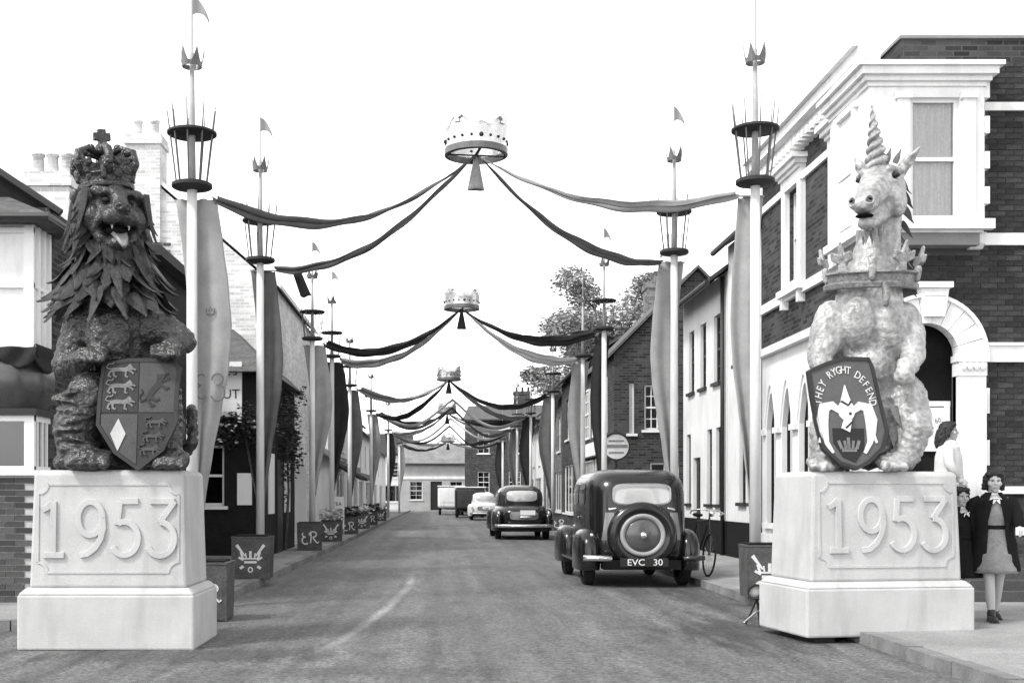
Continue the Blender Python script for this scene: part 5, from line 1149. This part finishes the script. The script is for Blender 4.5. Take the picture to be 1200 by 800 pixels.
round_saloon('dark rounded saloon with pale bumper parked beyond the black one', (2.56, 37.2, .0), R(1), CARB, CARG, 1.06)
round_saloon('pale rounded car parked beyond the dark rounded saloon', (2.35, 66, .0), R(0), RENDER, RENDER, .95)
round_saloon('small dark car far along the right side of the street', (1.9, 82, .0), R(0), CARG, RENDER, 1.0)
def lorry(label, loc, m, mr, h):
    t = thing('delivery_van', label, 'van', loc, 0)
    b = MB(); b.box(-.95,.95,0,3.2,.5,h); b.build('van_body', m, t, bevel=.15); c = MB(); Sell((0,3.7,.95), (.85,.8,.6), .5, .5).mesh(c); c.build('cab', m, t, smooth=True)
    MB().box(-.98,.98,-.03,3.3,h,h+.08).build('van_roof', mr, t, bevel=.03)
    for s in (-1, 1): wheel(t, s*.8, .7, .38, .18, s); wheel(t, s*.8, 3.6, .38, .18, s)
    MB().box(-.6,.6,-.02,0,.9,h-.3).build('rear_doors', m, t)
lorry('white delivery van far down the middle of the street', (.65, 84, 0), WHITE, WHITE, 2.0)
lorry('dark van with pale roof far down the street', (1.75, 74, 0), CARG, WHITE, 1.85)

# ------------------------------------------------------------------ bicycle beside the black car
bk = thing('bicycle', 'bicycle leaning at the kerb beyond the black saloon', 'bicycle', (4.22, 19.0, PH), R(0))
bk.rotation_euler = (0, R(5), R(4))
for y in (0, 1.05):
    wh = MB(); n = 28; wh.tube([(0, y + .33*math.cos(2*math.pi*i/n), .34 + .33*math.sin(2*math.pi*i/n)) for i in range(n+1)], .016, 6, cap=False); wo = wh.build('wheel', RUBBER, bk, smooth=True)
    sp = MB()
    for i in range(16): a = 2*math.pi*i/16; sp.tube([(.02*(-1)**i, y, .34), (0, y+.32*math.cos(a), .34+.32*math.sin(a))], .0022, 4)
    sp.build('spokes', CHROME, wo)
fr = MB()
for a, b_ in (((0,1.05,.34),(0,.62,.32)), ((0,1.05,.34),(0,.78,.88)), ((0,.62,.32),(0,.80,.92)), ((0,.62,.32),(0,.2,.82)), ((0,.78,.86),(0,.17,.9)), ((0,.0,.34),(0,.17,.98))): fr.tube([a, b_], .015, 8)
fr.build('frame', DKPAINT, bk); MB().tube([(-.24,.42,.98),(-.27,.28,1.02),(-.14,.2,1.06),(0,.17,1.06),(.14,.2,1.06),(.27,.28,1.02),(.24,.42,.98)], .012, 8).build('handlebar', CHROME, bk, smooth=True)
MB().ball((0,.84,.97), (.08,.14,.035)).build('saddle', TIMBER, bk, smooth=True); MB().ball((0,.05,1.0), (.05,.06,.05)).build('lamp', CHROME, bk, smooth=True)

# ------------------------------------------------------------------ floodlight by the right plinth
fl = thing('floodlight', 'small floodlight on a dark stand beside the unicorn plinth', 'floodlight', (3.36, 12.75, .02)); fl.scale = (.75,)*3
Mf = Matrix.Translation((0,0,.44)) @ Matrix.Rotation(R(-30), 4, 'Z') @ Matrix.Rotation(R(55), 4, 'X')
hd = MB().lathe([(.02,-.1),(.06,-.09),(.10,-.02),(.115,.05),(.125,.06),(.115,.06),(.10,.0)], seg=22, cap=False); hd.xf(Mf); hd.build('lamp_head', DKPAINT, fl, smooth=True)
ln = MB().lathe([(.01,.045),(.108,.035)], seg=22); ln.xf(Mf); ln.build('lens', MIDPAINT, fl, smooth=True)
lg = MB()
for a in (30, 150, 270): lg.tube([(0,0,.36),(.16*math.cos(R(a)), .16*math.sin(R(a)), 0)], .014, 6)
lg.tube([(0,0,.34),(0,0,.44)], .02, 8); lg.build('stand', DKPAINT, fl); MB().cap((-.02,-.1,.2), .018, (-.22,-.16,.05), .015, 8).build('stay', CHROME, fl)

# ------------------------------------------------------------------ people
def ring_loft(rings, seg=28, a0=0, a1=360):            # rings: (centre, rx, ry); angle 0 = +x, -90 = front (-y)
    mb = MB(); full = a1-a0 >= 360; k = len(rings)
    def f(u, v):
        i = min(int(v*(k-1)), k-2); t = v*(k-1) - i; (c0, x0, y0), (c1, x1, y1) = rings[i], rings[i+1]; t2 = t*t*(3-2*t)
        c = V(c0).lerp(V(c1), t); rx = x0+(x1-x0)*t2; ry = y0+(y1-y0)*t2; a = R(a0 + (a1-a0)*u); w = 1 + .05*math.sin(a*7)*v*v
        return c + V((rx*math.cos(a)*w, ry*math.sin(a)*w, 0))
    return mb.grid(f, seg, (k-1)*4, wrap=full)
def sleeve(pts, seg=12): 
    return MB().tube([p for p, r in pts], [r for p, r in pts], seg)
def person(label, loc, rz, S, stride=.0, arms=((-.24,.0,.0),(.24,.0,.0)), coat=None, dress=None, top=None, hairm=None, longhair=False, head_yaw=0, socks=False, trousers=False, hold=False, group=None):
    t = thing('person', label, 'person', loc, rz, group); t.scale = (S/1.55,)*3
    b = MB(); hy = {-1: -stride/2, 1: stride/2}; feet = {}
    b.chain([((0,0,.82),.125), ((0,0,.98),.11), ((0,-.005,1.14),.125), ((0,.0,1.24),.10), ((0,.005,1.32),.05), ((0,-.005,1.38),.05)], 14)
    b.ball((-.1,0,1.235), (.085,.07,.06)); b.ball((.1,0,1.235), (.085,.07,.06)); b.ball((0,0,.84), (.16,.12,.12))
    for s in (-1, 1):
        y = hy[s]; kn = V((s*.065, y*.5 - .03, .43)); an = V((s*.055, y, .08)); feet[s] = an
        b.chain([((s*.085,0,.80),.085), (kn,.053), (kn*.45 + an*.55 + V((0,.018,0)),.05), (an,.034)]); b.cap(an + V((0,.02,-.04)), .032, an + V((0,-.13,-.05)), .028)
    hands = {}
    for s, (dx, dy, dz) in zip((-1, 1), arms):
        sh = V((s*.165, 0, 1.24)); hnd = V((dx, dy - .03, .76 + dz)); el = sh.lerp(hnd, .5) + V((s*.035, .05, 0)); hands[s] = (sh, el, hnd)
        b.chain([(sh,.048), (el,.037), (hnd,.024)]); d = (hnd - el).normalized(); pm = hnd + d*.045
        b.cap(hnd, .026, pm, .028)
        for k, (off, L) in enumerate(((-.024,.055),(-.008,.064),(.008,.06),(.023,.045))):
            p0 = pm + V((0, off, 0)) + d*.012; p1 = p0 + d*L*.55; p2 = p1 + d*L*.4 + V((-s*.018, -.006, 0)); b.chain([(p0,.0095),(p1,.009),(p2,.008)], 8)
        b.chain([(hnd + V((0,-.024,0)),.011), (hnd + d*.03 + V((-s*.008,-.045,0)),.0105), (hnd + d*.065 + V((-s*.012,-.05,0)),.009)], 8)
    HMx = Matrix.Translation((0,-.01,1.445)) @ Matrix.Rotation(head_yaw, 4, 'Z')
    h = MB(); h.ball((0,.012,.02), (.076,.09,.092)); h.ball((0,-.03,-.035), (.057,.058,.07)); h.cap((0,-.062,-.085), .026, (0,-.045,-.08), .03)
    h.cap((0,-.088,.012), .010, (0,-.105,-.022), .014); h.ball((0,-.086,-.052), (.024,.012,.009)); h.ball((0,-.084,-.065), (.02,.012,.008))
    for s in (-1, 1): h.ball((s*.078,.015,-.005), (.012,.02,.028)); h.ball((s*.042,-.06,-.02), .028); h.cap((s*.012,-.085,.03), .01, (s*.05,-.072,.03), .01)
    h.xf(HMx); nb = len(b.v); b.v += h.v; b.f += [tuple(nb+i for i in f) for f in h.f]
    me = remesh(b, .0075, 2)
    for s in (-1, 1): brush(me, HMx @ V((s*.032,-.085,.012)), .02, HMx.to_3x3() @ V((0,.006,0)))
    body = finish(me, 'body', SKIN, t)
    for s in (-1, 1): MB().ball(HMx @ V((s*.031,-.078,.010)), (.010,.006,.004), seg=8, rings=6).build('eye', INK, t, smooth=True)
    MB().ball(HMx @ V((0,-.094,-.058)), (.022,.008,.004), seg=8, rings=6).build('mouth', grey('lip', .15, .6), t, smooth=True)
    hm = MB(); hm.ball((0,.03,.04), (.092,.098,.092)); hm.ball((0,.06,-.02), (.085,.06,.09)); hm.cap((-.06,-.055,.085), .03, (.06,-.05,.09), .03)
    for s in (-1, 1): hm.cap((s*.078,-.015,.05), .03, (s*.085,.02,-.06), .03)
    if longhair:
        for k in range(9 if longhair > 1 else 0):
            a = R(20 + 140*k/8); x, y = .088*math.cos(a), .05 + .06*math.sin(a); hm.chain([((x,y,.0),.04), ((x*1.15,y*1.15,-.09),.045), ((x*1.1,y*1.25,-.17),.035)])
    hm.xf(HMx); mh = remesh(hm, .009, 2); rough_up(mh, .012, 35); finish(mh, 'hair', hairm or HAIR, t)
    if dress and not trousers:
        ring_loft([((0,0,1.29),.10,.07), ((0,0,1.25),.17,.10), ((0,-.005,1.12),.165,.125), ((0,0,.97),.135,.115), ((0,0,.86),.18,.15), ((0,-.01,.66),.215,.19), ((0,-.01,.50),.235,.215)]).build('dress', dress, t, smooth=True, solid=.006)
        ring_loft([((0,0,.995),.14,.12), ((0,0,.955),.142,.122)]).build('belt', COAT, t, smooth=True, solid=.008)
        cl = MB()
        for s in (-1, 1): cl.prism([(0,0),(s*.05,.022),(s*.062,.0),(s*.03,-.04)], (0,-.115,1.255), (1,0,0), V((0,.35,1)).normalized(), (0,-1,0), 0, .008)
        cl.build('collar', PAPER, t)
        ring_loft([((0,.005,1.33),.056,.056), ((0,0,1.285),.085,.075), ((0,0,1.27),.11,.095)]).build('collar', PAPER, t, smooth=True, solid=.006)
    if trousers:
        for s in (-1, 1): sleeve([((s*.085,0,.86),.11), ((s*.087,feet[s].y*.5-.03,.45),.075), ((s*.08,feet[s].y,.1),.065)]).build('trouser_leg', dress, t, smooth=True)
    m = coat or top
    if m:
        lo = .52 if coat else .8; g0, g1 = (-90+26, 270-26) if coat else (-90, 270)
        ring_loft([((0,.0,1.335),.075,.075), ((0,.0,1.285),.125,.10), ((0,.0,1.24),.20,.125), ((0,.0,1.10),.205,.155), ((0,.0,.95),.195,.16), ((0,.01,.75),.235,.195), ((0,.02,lo),.265,.22)], 32, g0, g1).build('coat' if coat else 'cardigan', m, t, smooth=True, solid=.014)
        if coat:
            lp = MB()
            for s in (-1, 1): lp.prism([(s*.03,.0),(s*.115,-.03),(s*.12,-.16),(s*.085,-.25)], (0,-.135,1.27), (1,0,0), V((0,-.08,1)).normalized(), (0,-1,0), 0, .012)
            lp.build('lapels', m, t)
        for s in (-1, 1):
            sh, el, hnd = hands[s]; sleeve([(sh + V((-s*.04,0,.02)),.055), (sh + V((s*.012,0,-.01)),.072), (el,.06), (el.lerp(hnd,.9),.05)]).build('sleeve', m, t, smooth=True)
    for s in (-1, 1):
        an = feet[s]; sm_ = MB(); sm_.cap(an + V((0,.03,-.038)), .042, an + V((0,-.14,-.048)), .034); sm_.cap(an + V((0,.012,-.0)), .046, an + V((0,.01,.03)), .042)
        sm_.box(an.x-.04, an.x+.04, an.y-.165, an.y+.07, 0, .02); sh_ = finish(remesh(sm_, .009, 2), 'shoe', SHOE, t)
        if socks: sleeve([(an + V((0,0,.02)),.045), (an + V((0,0,.16)),.05)]).build('sock', BLOUSE, t, smooth=True)
    if hold:
        hnd = hands[1][2]; MB().box(hnd.x-.05, hnd.x+.05, hnd.y-.05, hnd.y-.035, hnd.z-.06, hnd.z+.02).build('handkerchief', PAPER, t)
    return t
person('girl in open dark coat over a grey dress walking past the plinth', (5.70, 12.35, PH), R(-12), 1.53, stride=.34, arms=((-.27,.10,.03),(.20,-.20,.20)), coat=COAT, dress=DRESS, longhair=True, hold=True)
person('child in dark coat half hidden behind the unicorn plinth', (5.40, 12.45, PH), R(8), 1.36, stride=.1, arms=((-.25,.0,0),(.25,.0,0)), coat=COAT, dress=COAT)
person('woman in pale cardigan with dark wavy hair standing on the doorstep', (6.62, 15.62, .72), R(65), 1.62, stride=.0, arms=((-.22,-.1,.1),(.22,-.1,.1)), top=BLOUSE, dress=DRESS, longhair=2)

# ------------------------------------------------------------------ tree behind the right-hand roofs, climbing plants
def leafy(mb, c, r, n, s, rg, flat=None):
    for k in range(n):
        while True:
            d = V((rg.uniform(-1,1), rg.uniform(-1,1), rg.uniform(-1,1)))
            if d.length < 1: break
        d = d * (.55 + .45*d.length) if d.length > .2 else d
        p = V(c) + V((d.x*r[0], d.y*r[1], d.z*r[2])); q = Matrix.Rotation(rg.uniform(0,6.3), 3, 'Z') @ Matrix.Rotation(rg.uniform(-1.3,1.3), 3, 'X'); a = s*rg.uniform(.6,1.3)
        mb.add([p + q @ V(v) for v in ((-a,0,0),(0,-a*.55,.1*a),(a,0,0),(0,a*.55,.1*a))], [(0,1,2,3)])
def tree(label, loc, H_, crown, n, leaf, s, seed=1):
    rg = random.Random(seed); t = thing('leafy_tree', label, 'tree', loc); tk = MB(); tk.tube([(0,0,-.1),(.1,.05,H_*.3),(.0,.1,H_*.6),(.15,0,H_*.8)], [.35,.28,.2,.1], 10); ends = []
    for k in range(26):
        a = k*2.4; z = H_*(.35+.5*k/26); L = crown*(1-.5*abs(k/26-.45)); e = V((math.cos(a)*L*rg.uniform(.5,.95), math.sin(a)*L*rg.uniform(.5,.95), z + L*rg.uniform(.15,.6)))
        m_ = V((e.x*.5, e.y*.5, z + (e.z-z)*.3)); tk.tube([(0,0,z),m_,e], [.10,.06,.02], 6); ends += [e, m_.lerp(e,.5)]
    tk.build('trunk', BARK, t, smooth=True); cr = MB()
    for e in ends: 
        r = rg.uniform(.6,1.25); leafy(cr, e, (r*1.2,r*1.2,r*.85), n//len(ends), s, rg)
    cr.build('crown', leaf, t); return t
tree('pale leafy tree rising behind the right-hand roofs', (8.7, 58, 0), 11.6, 5.3, 60000, LEAF, .10, 5)
tree('small leafy tree behind the far left shops', (-9.5, 64, 0), 7.2, 2.4, 8000, LEAF, .08, 8)
rg = random.Random(11)
cl = thing('climbing_plant', 'dark climbing plant sprawling over the public house wall', 'plant', (-4.25, 24.2, .1))
mb = MB()
for k in range(34): leafy(mb, (rg.uniform(-.75,.75), rg.uniform(-.05,.1), rg.gauss(2.62,.2)), (.3,.16,.22), 40, .045, rg)
mb.build('foliage', LEAFD, cl); mb = MB()
for k in range(5): x = rg.uniform(-.3,.4); mb.tube([(.5,.15,0),(.5+x*.2,.16,1.2),(.3+x,.14,2.9)], [.016,.012,.008], 6)
mb.build('stem', BARK, cl); mb = MB()
for k in range(16): leafy(mb, (rg.uniform(-.7,.7), -.2, rg.gauss(2.6,.22)), (.06,.04,.05), 3, .05, rg)
mb.build('blossom', FLOWER, cl)
cl = thing('climbing_plant', 'dark creeper on the flank of the public house', 'plant', (-3.62, 28.0, .1))
mb = MB()
for k in range(26): leafy(mb, (rg.uniform(-.12,.2), rg.uniform(-1.6,1.2), rg.gauss(2.6,.5)), (.16,.35,.3), 60, .05, rg)
mb.build('foliage', LEAFD, cl); MB().tube([(-.05,0,0),(0,.2,1.4),(0,-.2,2.6)], [.04,.03,.015], 6).build('stem', BARK, cl)

SC.collection.children.link(COL)
